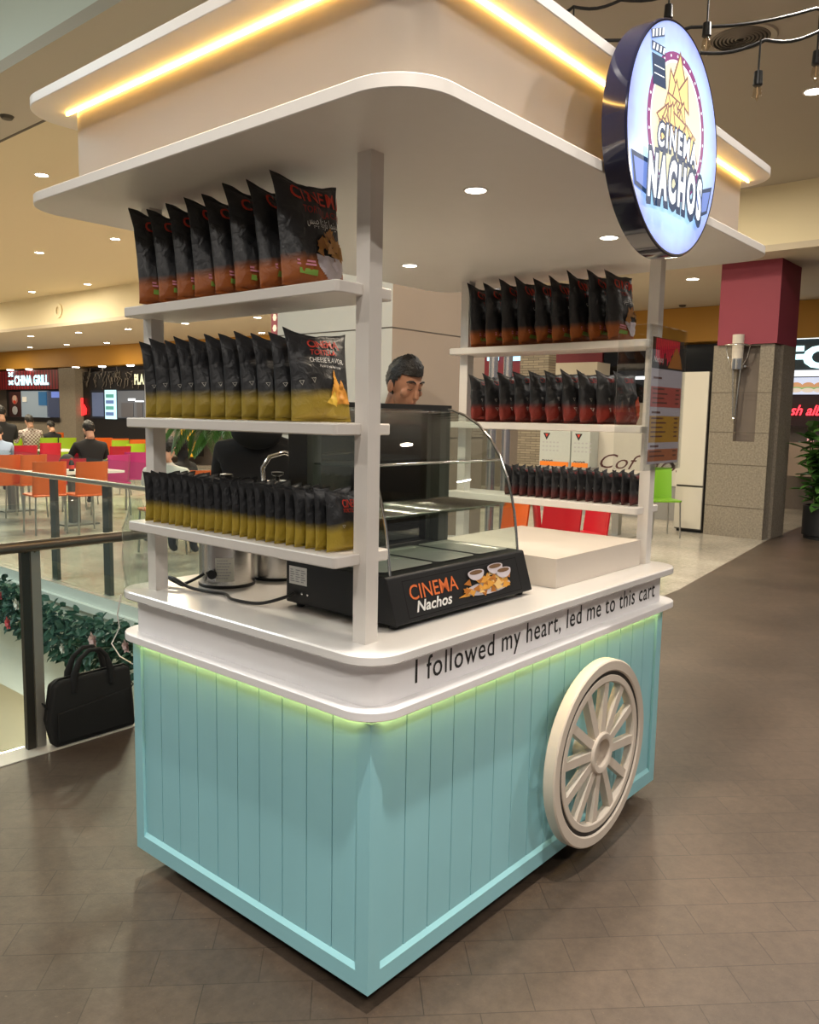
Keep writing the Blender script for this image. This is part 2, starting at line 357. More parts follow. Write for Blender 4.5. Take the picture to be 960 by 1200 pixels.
for x0, s in ((0, 1), (L_, -1)): MB().prism([(x0, .06), (x0+s*.024, .06), (x0+s*.024, .125), (x0+s*.010, .125), (x0, .112)], 1, .046, W_-.046).build('bottom_rail', teal, cart)
MB().box(.02, L_-.02, .02, W_-.02, .062, .07).build('base_board', mat('carcass_board', (.06, .07, .07), .7), cart)
for x, y in ((.12, .13), (.12, W_-.13), (L_-.12, .13), (L_-.12, W_-.13)):
    w = MB().lathe([(.001, -.011), (.022, -.011), (.026, -.006), (.026, .006), (.022, .011), (.001, .011)], (x, y, .026), 20, 1).build('caster', chrome, cart)
    MB().prism([(y-.017, .022), (y-.013, .022), (y-.013, .055), (y+.013, .055), (y+.013, .022), (y+.017, .022), (y+.017, .062), (y-.017, .062)], 0, x-.014, x+.014).build('caster_fork', chrome, w)
def slab(z0, z1, x0, x1, y0, y1, r, bev=.0022): return MB().prism(rrect(x0, x1, y0, y1, r, 12), 2, z0, z1).bevel(bev, 1).round_sides()
slab(.815, .840, -.045, L_+.075, -.045, W_+.045, .10).build('skirt_ledge', skirt_white, cart, smooth=False)
slab(.840, .957, 0, L_, 0, W_, .05, .001).build('skirt', skirt_white, cart)
slab(.957, .985, -.045, L_+.06, -.045, W_+.045, .10, .004).build('counter_top', white_gloss, cart)
MB().box(.03, L_-.03, .03, W_-.03, .80, .815).build('top_frame', mat('pale_frame', (.6, .6, .5), .6), cart)
led_lime = glow('lime_light_strip', (1.0, .70, .22), 17)
led_gold = glow('gold_light_strip', (1.0, .60, .14), 32)
for bx in ((.03, L_-.03, -.012, -.004, .808, .814), (-.012, -.004, .03, W_-.03, .808, .814)): MB().box(*bx).build('light_strip', led_lime, cart, label='glowing lime strip under the ledge')
# lettering on the skirt
V, F, w0 = text2d('I followed my heart, led me to this cart', .065, 1.0, space=1.10, bold=.004)
tx = MB(); kx = 1.50/w0
put2d(tx, [(a*kx, b) for a, b in V], F, lambda x, z: (.168+x, -.0012, .869+z)); tx.build('lettering', black_ink, cart, label='black lettering along the skirt')
# posts
for x0, y0 in ((.045, .067), (.030, 1.015), (1.725, .07), (1.725, 1.015)):
    MB().box(x0, x0+.046, y0, y0+.046, .985, 2.216).bevel(.003, 2).build('post', white_paint, cart)
SH = (1.90, 1.555, 1.222)
for z in SH:
    slab(z-.03, z, -.045, .16, .09, 1.055, .012, .003).build('shelf', white_paint, cart)
    slab(z-.03, z, 1.665, 1.87, .09, 1.085, .012, .003).build('shelf', white_paint, cart)
# canopy
slab(2.215, 2.245, -.222, 1.975, -.285, 1.37, .14).build('canopy_board', white_paint, cart)
MB().prism(rrect(-.110, 1.90, -.19, 1.26, .10, 14), 2, 2.245, 2.505).round_sides().build('canopy_fascia', mat('canopy_cream', (.58, .49, .395), .5), cart)
slab(2.505, 2.535, -.222, 1.975, -.285, 1.37, .14).build('canopy_board', white_paint, cart)
for bx in ((-.1155, -.1105, -.08, 1.245, 2.4985, 2.503), (-.02, 1.89, -.1955, -.1905, 2.4985, 2.503), (-.02, 1.89, 1.260, 1.268, 2.4985, 2.503), (1.90, 1.908, -.08, 1.18, 2.4985, 2.503)):
    MB().box(*bx).build('light_strip', led_gold, cart, label='glowing golden strip under the canopy rim')
for x, y in ((.49, .08), (1.26, .06), (.49, .98), (1.262, .99)):
    d = MB().lathe([(.030, 2.2135), (.038, 2.2135), (.038, 2.2155), (.030, 2.2155), (.030, 2.2135)], (x, y, 0), 24).build('downlight', white_paint, cart)
    MB().lathe([(.001, 2.2138), (.030, 2.2138), (.030, 2.215), (.001, 2.215)], (x, y, 0), 24).build('lens', glow('downlight_lens', (1, .9, .74), 14), d)
    l = lamp('canopy_downlight_lamp', 'SPOT', (x, y, 2.205), 26, (1, .84, .64), .03, (x, y, 0)); l.data.spot_size = 2.2; l.data.spot_blend = .8
# wagon wheel
WX, WZ, WR = 1.108, .406, .333
wh = MB().lathe([(.292, -.052), (.292, -.082), (.297, -.086), (.328, -.086), (.333, -.081), (.333, -.046), (.329, -.042), (.29, -.042), (.292, -.052)], (WX, 0, WZ), 72, 1)
wh = wh.build('wheel', cream_wood, cart, label='cream wooden wagon wheel')
MB().lathe([(.278, -.050), (.278, -.0795), (.2925, -.0795), (.2925, -.050), (.278, -.050)], (WX, 0, WZ), 72, 1).build('groove', black_plastic, wh, label='black groove around the rim')
MB().lathe([(.252, -.050), (.252, -.080), (.256, -.083), (.276, -.083), (.278, -.080), (.278, -.050), (.252, -.050)], (WX, 0, WZ), 72, 1).build('inner_rim', cream_wood, wh)
for i in range(12):
    a = 2*PI*i/12+.10
    MB().box(.062, .256, -.078, -.050, -.0155, .0155).bevel(.002, 1).xf(Matrix.Translation((WX, 0, WZ)) @ Matrix.Rotation(a, 4, 'Y')).build('spoke', cream_wood, wh)
MB().lathe([(.001, -.052), (.050, -.052), (.050, -.086), (.054, -.088), (.070, -.088), (.074, -.084), (.074, -.040), (.045, -.040), (.045, .011), (.001, .011)], (WX, 0, WZ), 40, 1).build('hub', cream_wood, wh)

# ------------------------------------------------------------------ round light box on the canopy edge
SGC = (.816, -.362, 2.343)
sign = thing('round_sign', 'glowing round blue-white light box with CINEMA NACHOS lettering on the canopy edge', 'sign', (SGC[0], SGC[1], SGC[2]))
MB().lathe([(.001, .070), (.300, .070), (.306, .066), (.306, .003), (.303, -.001), (.298, -.001), (.298, .004), (.001, .004)], (0, 0, 0), 96, 1).build('housing', mat('navy_gloss_rim', (.012, .013, .035), .12, coat=.5), sign, label='dark navy glossy rim')
fm = bpy.data.materials.new('backlit_face'); fm.use_nodes = True; nt = fm.node_tree; b = nt.nodes['Principled BSDF']
tc = nt.nodes.new('ShaderNodeTexCoord'); ln = nt.nodes.new('ShaderNodeVectorMath'); ln.operation = 'LENGTH'; rp = nt.nodes.new('ShaderNodeValToRGB')
ns = nt.nodes.new('ShaderNodeTexNoise'); ns.inputs['Scale'].default_value = 9; ad = nt.nodes.new('ShaderNodeMath'); ad.operation = 'MULTIPLY_ADD'; ad.inputs[1].default_value = .08
nt.links.new(tc.outputs['Object'], ln.inputs[0]); nt.links.new(tc.outputs['Object'], ns.inputs[0]); nt.links.new(ns.outputs['Fac'], ad.inputs[0]); nt.links.new(ln.outputs['Value'], ad.inputs[2]); nt.links.new(ad.outputs[0], rp.inputs[0])
e = rp.color_ramp.elements; e[0].position = .12; e[0].color = (.74, .96, 1, 1); e[1].position = .345; e[1].color = (.10, .20, .80, 1)
q = rp.color_ramp.elements.new(.26); q.color = (.42, .76, 1, 1); q = rp.color_ramp.elements.new(.315); q.color = (.24, .42, .98, 1)
nt.links.new(rp.outputs[0], b.inputs['Emission Color']); b.inputs['Emission Strength'].default_value = 1.0; b.inputs['Base Color'].default_value = (.5, .5, .55, 1); b.inputs['Roughness'].default_value = .2
face = MB().lathe([(.001, -.0005), (.2985, -.0005), (.2985, .004), (.001, .004)], (0, 0, 0), 96, 1).build('face', fm, sign)
def lit(name, c, s=1.0): return mat('lit_print_'+name, (c[0]*.5, c[1]*.5, c[2]*.5), .3, emit=s, ecol=c)
navy = lit('navy', (.02, .045, .11)); lw = lit('white', (.92, .97, 1), 1.1); purple = lit('purple', (.27, .05, .20)); cream = lit('cream', (.95, .88, .58), 1.0); bluef = lit('blue', (.16, .25, .62)); chipy = lit('chip', (.95, .74, .30), .95)
def lay(k): return lambda x, z: (x, -.0012-.0006*k, z)
bd = MB(); ring2d(bd, 0, .035, .172, .192, lay(1), 0); shape(bd, circ(0, .035, .168), lay(1), 1)
ring2d(bd, 0, .035, .1655, .172, lay(1), 2)
for i in range(26):
    a = 2*PI*i/26; shape(bd, circ(.182*math.cos(a), .035+.182*math.sin(a), .004, 8), lay(2), 2)
bd.build('badge', [purple, cream, lw], sign, label='cream disc with purple dotted ring')
cl = MB()
cz = lambda x, z: lay(3)(-.150+.86*(x*math.cos(.10)-z*math.sin(.10)), .105+.86*(x*math.sin(.10)+z*math.cos(.10)))
shape(cl, [(-.02, 0), (.075, 0), (.065, .085), (-.03, .085)], cz, 0); shape(cl, [(-.032, .092), (.065, .092), (.065, .118), (-.032, .118)], cz, 0)
for i in range(4): shape(cl, [(-.026+i*.024, .096), (-.014+i*.024, .096), (-.008+i*.024, .114), (-.02+i*.024, .114)], lambda x, z: Vector(cz(x, z))+Vector((0, -.0006, 0)), 1)
shape(cl, [(-.032, .122), (.06, .148), (.055, .172), (-.038, .146)], cz, 0)
for i in range(4): shape(cl, [(-.028+i*.023, .1275+i*.0065), (-.016+i*.023, .131+i*.0065), (-.014+i*.023, .1515+i*.0065), (-.026+i*.023, .148+i*.0065)], lambda x, z: Vector(cz(x, z))+Vector((0, -.0006, 0)), 1)
for z in (.03, .052): shape(cl, [(-.012, z), (.06, z), (.059, z+.003), (-.013, z+.003)], lambda x, z: Vector(cz(x, z))+Vector((0, -.0006, 0)), 1)
cl.build('clapperboard_print', [navy, lw], sign)
cp = MB()
rnd = random.Random(12)
pile = [(rnd.uniform(-.10, .10), 0, rnd.uniform(.042, .056), rnd.uniform(0, 6)) for _ in range(20)]
pile = [(x, -.01+(.17-1.0*abs(x))*rnd.random(), s_, a) for x, z, s_, a in pile]+[(-.005, .165, .07, .05), (.03, .13, .06, -.3), (-.045, .12, .06, .4)]
for i, (x, z, s_, a) in enumerate(sorted(pile, key=lambda q: -q[1])):
    o3 = [(x+s_*math.cos(a+PI/2+2*PI*j/3), z+s_*math.sin(a+PI/2+2*PI*j/3)) for j in range(3)]; o2 = [(x+(u-x)*.80, z+(w-z)*.80) for u, w in o3]
    shape(cp, o3, lay(4+i*.24), 1); shape(cp, o2, lay(4.12+i*.24), 0)
cp.build('chips_print', [chipy, lit('outline', (.25, .12, .10))], sign)
for sgn in (-1, 1):
    fl = MB()
    P4 = [(sgn*.15, -.085 if sgn < 0 else -.10), (sgn*.272, -.085 if sgn < 0 else -.062), (sgn*.245, -.165 if sgn < 0 else -.145), (sgn*.15, -.18)]
    shape(fl, P4, lay(2), 0)
    c4 = (sum(p[0] for p in P4)/4, sum(p[1] for p in P4)/4); shape(fl, [(c4[0]+(x-c4[0])*.8, c4[1]+(z-c4[1])*.72) for x, z in P4], lay(3), 1)
    fl.build('film_strip_print', [navy, bluef], sign)
def arch(bend, z0, k): return lambda x, z: lay(k)(x, z0+z-bend*x*x)
for body, hgt, wid, z0, bend, k in (('CINEMA', .056, .275, -.030, .7, 10), ('NACHOS', .100, .375, -.163, .35, 12)):
    tl = MB()
    V, F, w0 = text2d(body, hgt, 1, bold=.15 if body == 'NACHOS' else .11, space=1.34 if body == 'NACHOS' else 1.3); V2, F2, w2 = text2d(body, hgt, 1, bold=.052 if body == 'NACHOS' else .03, space=1.34 if body == 'NACHOS' else 1.3)
    kx = wid/w0
    put2d(tl, [((x-w0/2)*kx, z) for x, z in V], F, arch(bend, z0, k), 0)
    put2d(tl, [((x-w0/2)*kx+.003, z-.006) for x, z in V], F, arch(bend, z0, k-.5), 0)
    put2d(tl, [((x-w2/2)*kx, z) for x, z in V2], F2, arch(bend, z0, k+1), 1)
    tl.build('lettering', [navy, lw], sign)
for x in (-.09, .06): MB().box(x, x+.03, .070, .0765, -.135, -.095).build('bracket', black_metal, sign)

# ================================================================== THINGS ON THE CART
CT = .985
# ---- heated display case
case = thing('display_case', 'black food warmer with curved glass front standing on the white counter', 'display case', (.54, .32, CT))
ox, oy = -.54, -.32                                  # case coordinates below are cart coordinates moved by (ox, oy)
def cs(mb): return mb.xf(Matrix.Translation((ox, oy, -CT)))
X0, X1 = .19, .885
bprof = [(.09, 1.0), (.545, 1.0), (.545, 1.132), (.135, 1.132), (.13, 1.130)]
cs(MB().prism(bprof, 0, X0, X1).bevel(.004, 2)).build('base', black_metal, case)
for x, y in ((X0+.03, .125), (X1-.03, .125), (X0+.03, .51), (X1-.03, .51)):
    cs(MB().lathe([(.012, CT+.001), (.014, CT+.004), (.014, 1.0), (.001, 1.0)], (x, y, 0), 14)).build('foot', black_plastic, case)
SL = Vector((0, .04, .13)).normalized(); NRM = Vector((0, -.13, .04)).normalized()
def fp(k=1): return lambda x, z: Vector((X0+x+ox, .09+oy, 1.0-CT)) + SL*z + NRM*(.0008+.0004*k)
w_ = X1-X0
fr = MB()
for a, b, c_, d in ((.06, w_-.06, .012, .014), (.06, w_-.06, .118, .120), (.06, .062, .012, .120), (w_-.062, w_-.06, .012, .120)): shape(fr, [(a, c_), (b, c_), (b, d), (a, d)], fp(0))
fr.build('front_panel_groove', mat('gloss_groove', (.03, .03, .03), .2), case)
t1 = MB(); words(t1, 'CINEMA', .042, fp(), .082, .062, 1.0, bold=.006)
for xx in (.092, .13, .16, .20, .245): pass
t1.build('lettering', mat('print_case_orange', (.75, .18, .05), .4), case, label='orange CINEMA lettering')
t2 = MB(); words(t2, 'Nachos', .030, fp(), .098, .026, 1.22, shear=.35, bold=.022); t2.build('lettering', white_ink, case, label='white slanted Nachos lettering')
gp_ = lambda k=1: (lambda x, z: fp(k)(.455+(x-.46)*1.62, .066+(z-.068)*1.12))
pc = MB(); rnd = random.Random(3)
shape(pc, circ(.46, .050, .075, 24, .018), gp_(1), 3)
for i in range(46):
    a = rnd.uniform(0, 2*PI); r_ = rnd.random()**.6; x = .46+.078*r_*math.cos(a); z = .062+.026*r_*math.sin(a); s_ = rnd.uniform(.010, .018); t = rnd.uniform(0, 6)
    shape(pc, [(x+s_*math.cos(t+2.1*j), z+s_*.8*math.sin(t+2.1*j)) for j in range(3)], gp_(2+i*.25), rnd.choice((0, 0, 1, 2)))
shape(pc, [(.36, .040), (.40, .052), (.395, .038)], gp_(3), 0)
for bx, bz in ((.425, .098), (.49, .104), (.515, .088)):
    shape(pc, circ(bx, bz, .026, 18, .022, PI, 2*PI), gp_(14), 3); shape(pc, circ(bx, bz, .026, 20, .008), gp_(15), 3); shape(pc, circ(bx, bz, .021, 20, .006), gp_(16), 4)
pc.build('nachos_print', [chip_ink, chip_light, chip_dark, bowl_ink, mat('dip', (.18, .10, .05), .4)], case)
# steel trays sunk in the base
for a, b in ((X0+.03, .455), (.475, .665), (.685, X1-.03)):
    t = MB(); q = rrect(a, b, .17, .44, .02, 4); q2 = rrect(a+.018, b-.018, .188, .422, .02, 4); q3 = rrect(a+.024, b-.024, .194, .416, .015, 4); n = len(q)
    for (A, za), (B, zb) in (((q, 1.1365), (q2, 1.1365)), ((q2, 1.1365), (q3, 1.1335))):
        va = [t.bm.verts.new((*p, za)) for p in A]; vb = [t.bm.verts.new((*p, zb)) for p in B]
        for i in range(n): t.bm.faces.new((va[i], va[(i+1) % n], vb[(i+1) % n], vb[i]))
    t.poly([(*p, 1.1335) for p in q3]); bmesh.ops.remove_doubles(t.bm, verts=t.bm.verts[:], dist=1e-5)
    cs(t).build('tray', mat('tray_steel', (.62, .61, .58), .3, .55), case, label='shiny steel tray')
gp = [(.14, 1.132), (.147, 1.19), (.158, 1.262), (.172, 1.32), (.19, 1.375), (.222, 1.443), (.262, 1.502), (.315, 1.55), (.375, 1.582), (.43, 1.599), (.49, 1.607)]
cg = glass('case_glass', (.90, .94, .92), 0, 1.0)
fg = MB()
v0 = [fg.bm.verts.new((X0+.03, *p)) for p in gp]; v1 = [fg.bm.verts.new((X1-.03, *p)) for p in gp]
for i in range(len(gp)-1): f = fg.bm.faces.new((v0[i], v1[i], v1[i+1], v0[i+1])); f.smooth = True
cs(fg).build('curved_front_glass', cg, case)
for x in (X0+.026, X1-.026):
    cs(MB().prism(gp+[(.49, 1.132)], 0, x-.002, x+.002)).build('side_glass', cg, case)
    cs(MB().tube([(x, y-.002, z) for y, z in gp], .0045, 8)).build('glass_edge_trim', chrome, case)
for z, ya in ((1.43, .235), (1.285, .185)):
    cs(MB().box(X0+.032, X1-.032, ya, .455, z-.003, z+.003)).build('glass_shelf', glass('shelf_glass', (.86, .92, .88), 0, 1.6), case)
cs(MB().tube([(X0+.032, .215, 1.436), (X1-.032, .215, 1.436)], .004, 6)).build('shelf_trim', chrome, case)
g2 = MB()
for i in range(26): y = .19+i*.0105; g2.tube([(X0+.034, y, 1.2905), (X1-.034, y, 1.2905)], .0016, 5)
g2.tube([(X0+.05, .188, 1.289), (X0+.05, .455, 1.289)], .002, 5).tube([(X1-.05, .188, 1.289), (X1-.05, .455, 1.289)], .002, 5)
cs(g2).build('wire_rack', chrome, case)
char = mat('charcoal_panel', (.06, .06, .054), .28)
for x in (X0+.004, X1-.060): cs(MB().box(x, x+.056, .455, .54, 1.132, 1.60).bevel(.003, 1)).build('rear_upright', char, case)
cs(MB().box(X0+.004, X1-.004, .45, .545, 1.60, 1.616).bevel(.003, 1)).build('top_cap', black_metal, case)
tint = glass('tinted_door_glass', (.30, .29, .27), .02, 1.6)
for a, b, y in ((X0+.06, .56, .52), (.53, X1-.06, .50)):
    d = cs(MB().box(a, b, y, y+.005, 1.135, 1.598)).build('rear_door', tint, case, label='dark tinted sliding door')
    cs(MB().box(a, a+.018, y-.004, y+.009, 1.135, 1.598)).build('door_stile', char, d); cs(MB().box(b-.018, b, y-.004, y+.009, 1.135, 1.598)).build('door_stile', char, d)
lb = MB(); lf = lambda x, z: (X0-.0008+ox, .53-x+oy, 1.06-CT+z)
shape(lb, [(0, 0), (.08, 0), (.08, .055), (0, .055)], lf, 0)
for i in range(6):
    for j in range(3): shape(lb, [(.006+j*.024, .008+i*.007), (.026+j*.024-.004*((i+j) % 3), .008+i*.007), (.026+j*.024-.004*((i+j) % 3), .011+i*.007), (.006+j*.024, .011+i*.007)], lambda x, z: Vector(lf(x, z))+Vector((-.0006, 0, 0)), 1)
lb.build('rating_label', [white_ink, grey_ink], case, label='white printed rating label')
for y in (.47, .445): cs(MB().lathe([(.001, X0-.004), (.004, X0-.003), (.004, X0)], (0, y, 1.035), 10, 0)).build('screw', chrome, case)

# ---- white plinth, steel urns, cable
pl = MB().box(1.02, 1.69, .08, .66, CT+.001, 1.09).bevel(.003, 2).build('display_plinth', mat('cream_plinth', (.72, .645, .565), .4))
tag(pl, 'plain white box plinth on the counter beside the food warmer', 'plinth')
def urn(loc, r, h, label, knob):
    u = thing('steel_urn', label, 'pot', loc)
    MB().lathe([(.001, .008), (r, .008), (r, .016), (r-.001, h), (r+.003, h+.003), (r+.003, h+.007), (r-.004, h+.007), (r-.006, h+.003), (.001, h+.003)], (0, 0, 0), 48).build('body', steel, u)
    MB().lathe([(.001, .0005), (r+.002, .0005), (r+.003, .010), (r-.002, .012), (.001, .012)], (0, 0, 0), 40).build('base_ring', black_plastic, u)
    l = MB().lathe([(r-.004, h+.004), (r*.7, h+.016), (.02, h+.024), (.001, h+.024)], (0, 0, 0), 40).build('lid', steel, u)
    MB().lathe([(.008, h+.024), (.008, h+.036), (.022, h+.042), (.022, h+.052), (.001, h+.055)], (0, 0, 0), 20).build('knob', black_plastic, l)
    return u
u1 = urn((.266, .945, CT), .095, .33, 'tall polished steel urn with white sticker near the far corner post', 1)
st = MB()
def us(a, z, r=.0957): return (r*math.cos(a), r*math.sin(a), z)
n = 10; a0, a1 = PI*1.165, PI*1.165+.66
for i in range(n):
    A, B = a0+(a1-a0)*i/n, a0+(a1-a0)*(i+1)/n; st.poly([us(A, .025), us(B, .025), us(B, .105), us(A, .105)])
for i in range(7):
    A, B = a0+.05, a0+.45+.06*(i % 3); z = .035+i*.010
    for k in range(5): C_, D_ = A+(B-A)*k/5, A+(B-A)*(k+1)/5-.02; st.poly([us(C_, z, .0962), us(D_, z, .0962), us(D_, z+.0035, .0962), us(C_, z+.0035, .0962)], 1)
st.build('sticker', [mat('sticker_white', (.62, .62, .55), .5), grey_ink], u1, label='white printed sticker')
MB().lathe([(.001, 0), (.014, .001), (.016, .006), (.016, .012), (.001, .012)], (0, 0, 0), 16, 2).xf(Matrix.Translation(us(PI*1.135, .05, .094)) @ Matrix.Rotation(PI/2, 4, Vector((-math.sin(PI*1.135), math.cos(PI*1.135), 0)))).build('socket', black_plastic, u1)
u2 = urn((.476, .925, CT), .100, .33, 'polished steel urn beside the food warmer, carrying a bent chrome tap', 0)
MB().tube([(-.07, -.01, .34), (-.085, -.02, .40), (-.065, -.035, .44), (-.02, -.06, .455), (.02, -.085, .44), (.03, -.09, .42)], .008, 8).build('tap', chrome, u2, label='bent chrome tap')
def cable(name, pts, label, r=.0055, m=None):
    c = MB(); P = [Vector(p) for p in pts]; out = []
    for i in range(len(P)-1):
        p0, p1, p2, p3 = P[max(i-1, 0)], P[i], P[i+1], P[min(i+2, len(P)-1)]
        for k in range(8):
            t = k/8; out.append(.5*((2*p1)+(-p0+p2)*t+(2*p0-5*p1+4*p2-p3)*t*t+(-p0+3*p1-3*p2+p3)*t**3))
    out.append(P[-1]); c.tube(out, r, 8); return tag(c.build(name, m or black_plastic), label, 'cable')
zc = CT+.0085
cable('power_cable', [(.165, .935, 1.035), (.145, .95, 1.02), (.125, .985, 1.0), (.118, 1.0, zc), (.125, 1.09, zc+.01), (.14, 1.13, zc)], 'black power cable looping out of the stickered steel urn')
cable('power_cable', [(.184, .50, 1.035), (.165, .52, 1.02), (.13, .60, zc), (.105, .70, zc), (.135, .78, zc), (.12, .84, zc), (.115, .95, zc), (.11, 1.05, zc+.02), (.105, 1.13, zc)], 'black power cable running from the food warmer across the counter')

# ---- acrylic menu holder clamped to the front corner post
mh = thing('menu_holder', 'clear acrylic menu holder clamped to the post below the round sign', 'menu holder', (1.74, .03, 1.40))
acr = glass('acrylic', (.96, .97, .97), 0, 1.5)
MB().box(-.172, .165, -.010, -.006, -.02, .545).build('front_sheet', acr, mh)
MB().box(-.172, -.168, -.006, .130, -.02, .545).build('side_sheet', acr, mh)
MB().box(-.172, .165, -.0015, .0015, -.02, .545).build('back_sheet', acr, mh)
MB().box(-.02, .03, .0015, .0385, .25, .29).build('clamp', acr, mh)
ps = MB(); pf = lambda k: (lambda x, z: (-.15+x, -.0035-.0004*k, .005+z))
pw, ph = .30, .495
shape(ps, [(0, 0), (pw, 0), (pw, ph), (0, ph)], pf(0), 0)
shape(ps, [(0, .375), (pw, .375), (pw, ph), (0, ph)], pf(1), 1)
rr = random.Random(5)
for i in range(17): x = .03+i*.0135; h_ = rr.uniform(.05, .10); shape(ps, [(x, .485-h_), (x+.010, .485-h_+.01), (x+.011, .492), (x+.001, .492)], pf(2), 2)
shape(ps, [(.15, .382), (.29, .382), (.27, .43), (.225, .47), (.18, .42)], pf(3), 3)
words(ps, 'Nachos', .022, pf(4), .015, .40, .9, mi=4, shear=.2)
for z0, z1, mi in ((.225, .305, 5), (.085, .19, 6), (.01, .058, 7)):
    shape(ps, [(.005, z0), (pw-.005, z0), (pw-.005, z1), (.005, z1)], pf(1), mi)
    for i in range(int((z1-z0)/.018)):
        shape(ps, [(.02, z1-.012-i*.018), (.13+.03*(i % 2), z1-.012-i*.018), (.13+.03*(i % 2), z1-.006-i*.018), (.02, z1-.006-i*.018)], pf(2), 8); shape(ps, [(.24, z1-.012-i*.018), (.275, z1-.012-i*.018), (.275, z1-.006-i*.018), (.24, z1-.006-i*.018)], pf(2), 8)
for z in (.335, .200, .066): shape(ps, [(.02, z), (.10, z), (.10, z+.008), (.02, z+.008)], pf(2), 8)
ps.build('menu_sheet', [mat('menu_paper', (.55, .50, .56), .4), black_ink, mat('print_hot_red', (.85, .02, .06), .4), chip_dark, white_ink, mat('print_brick', (.50, .10, .08), .4), mat('print_ochre', (.55, .30, .03), .4), mat('print_rust', (.50, .17, .07), .4), mat('print_text', (.14, .05, .04), .5)], mh, label='printed menu with red, ochre and rust blocks')

# ================================================================== SNACK BAGS
def bag_mat(name, c_bot, edge, dark=(.021, .022, .025), soft=.06):
    if name in _M: return _M[name]
    m = bpy.data.materials.new(name); m.use_nodes = True; nt = m.node_tree; b = nt.nodes['Principled BSDF']; L = nt.links.new
    tc = nt.nodes.new('ShaderNodeTexCoord'); sp = nt.nodes.new('ShaderNodeSeparateXYZ'); n = nt.nodes.new('ShaderNodeTexNoise'); n.inputs['Scale'].default_value = 18
    ma = nt.nodes.new('ShaderNodeMath'); ma.operation = 'MULTIPLY_ADD'; ma.inputs[1].default_value = .02
    mr = nt.nodes.new('ShaderNodeMapRange'); mr.inputs[1].default_value = edge-soft/2+.01; mr.inputs[2].default_value = edge+soft/2+.01; mr.clamp = True
    mx = nt.nodes.new('ShaderNodeMix'); mx.data_type = 'RGBA'; mx.inputs[6].default_value = (*c_bot, 1); mx.inputs[7].default_value = (*dark, 1)
    L(tc.outputs['Object'], sp.inputs[0]); L(tc.outputs['Object'], n.inputs[0]); L(n.outputs['Fac'], ma.inputs[0]); L(sp.outputs['Z'], ma.inputs[2]); L(ma.outputs[0], mr.inputs[0]); L(mr.outputs[0], mx.inputs[0]); L(mx.outputs[2], b.inputs['Base Color'])
    n2 = nt.nodes.new('ShaderNodeTexNoise'); n2.inputs['Scale'].default_value = 32; n2.inputs['Detail'].default_value = 3; n2.inputs['Distortion'].default_value = .8
    bp = nt.nodes.new('ShaderNodeBump'); bp.inputs['Strength'].default_value = .8; bp.inputs['Distance'].default_value = .007
    L(tc.outputs['Object'], n2.inputs[0]); L(n2.outputs['Fac'], bp.inputs['Height']); L(bp.outputs[0], b.inputs['Normal'])
    b.inputs['Roughness'].default_value = .48
    _M[name] = m; return m
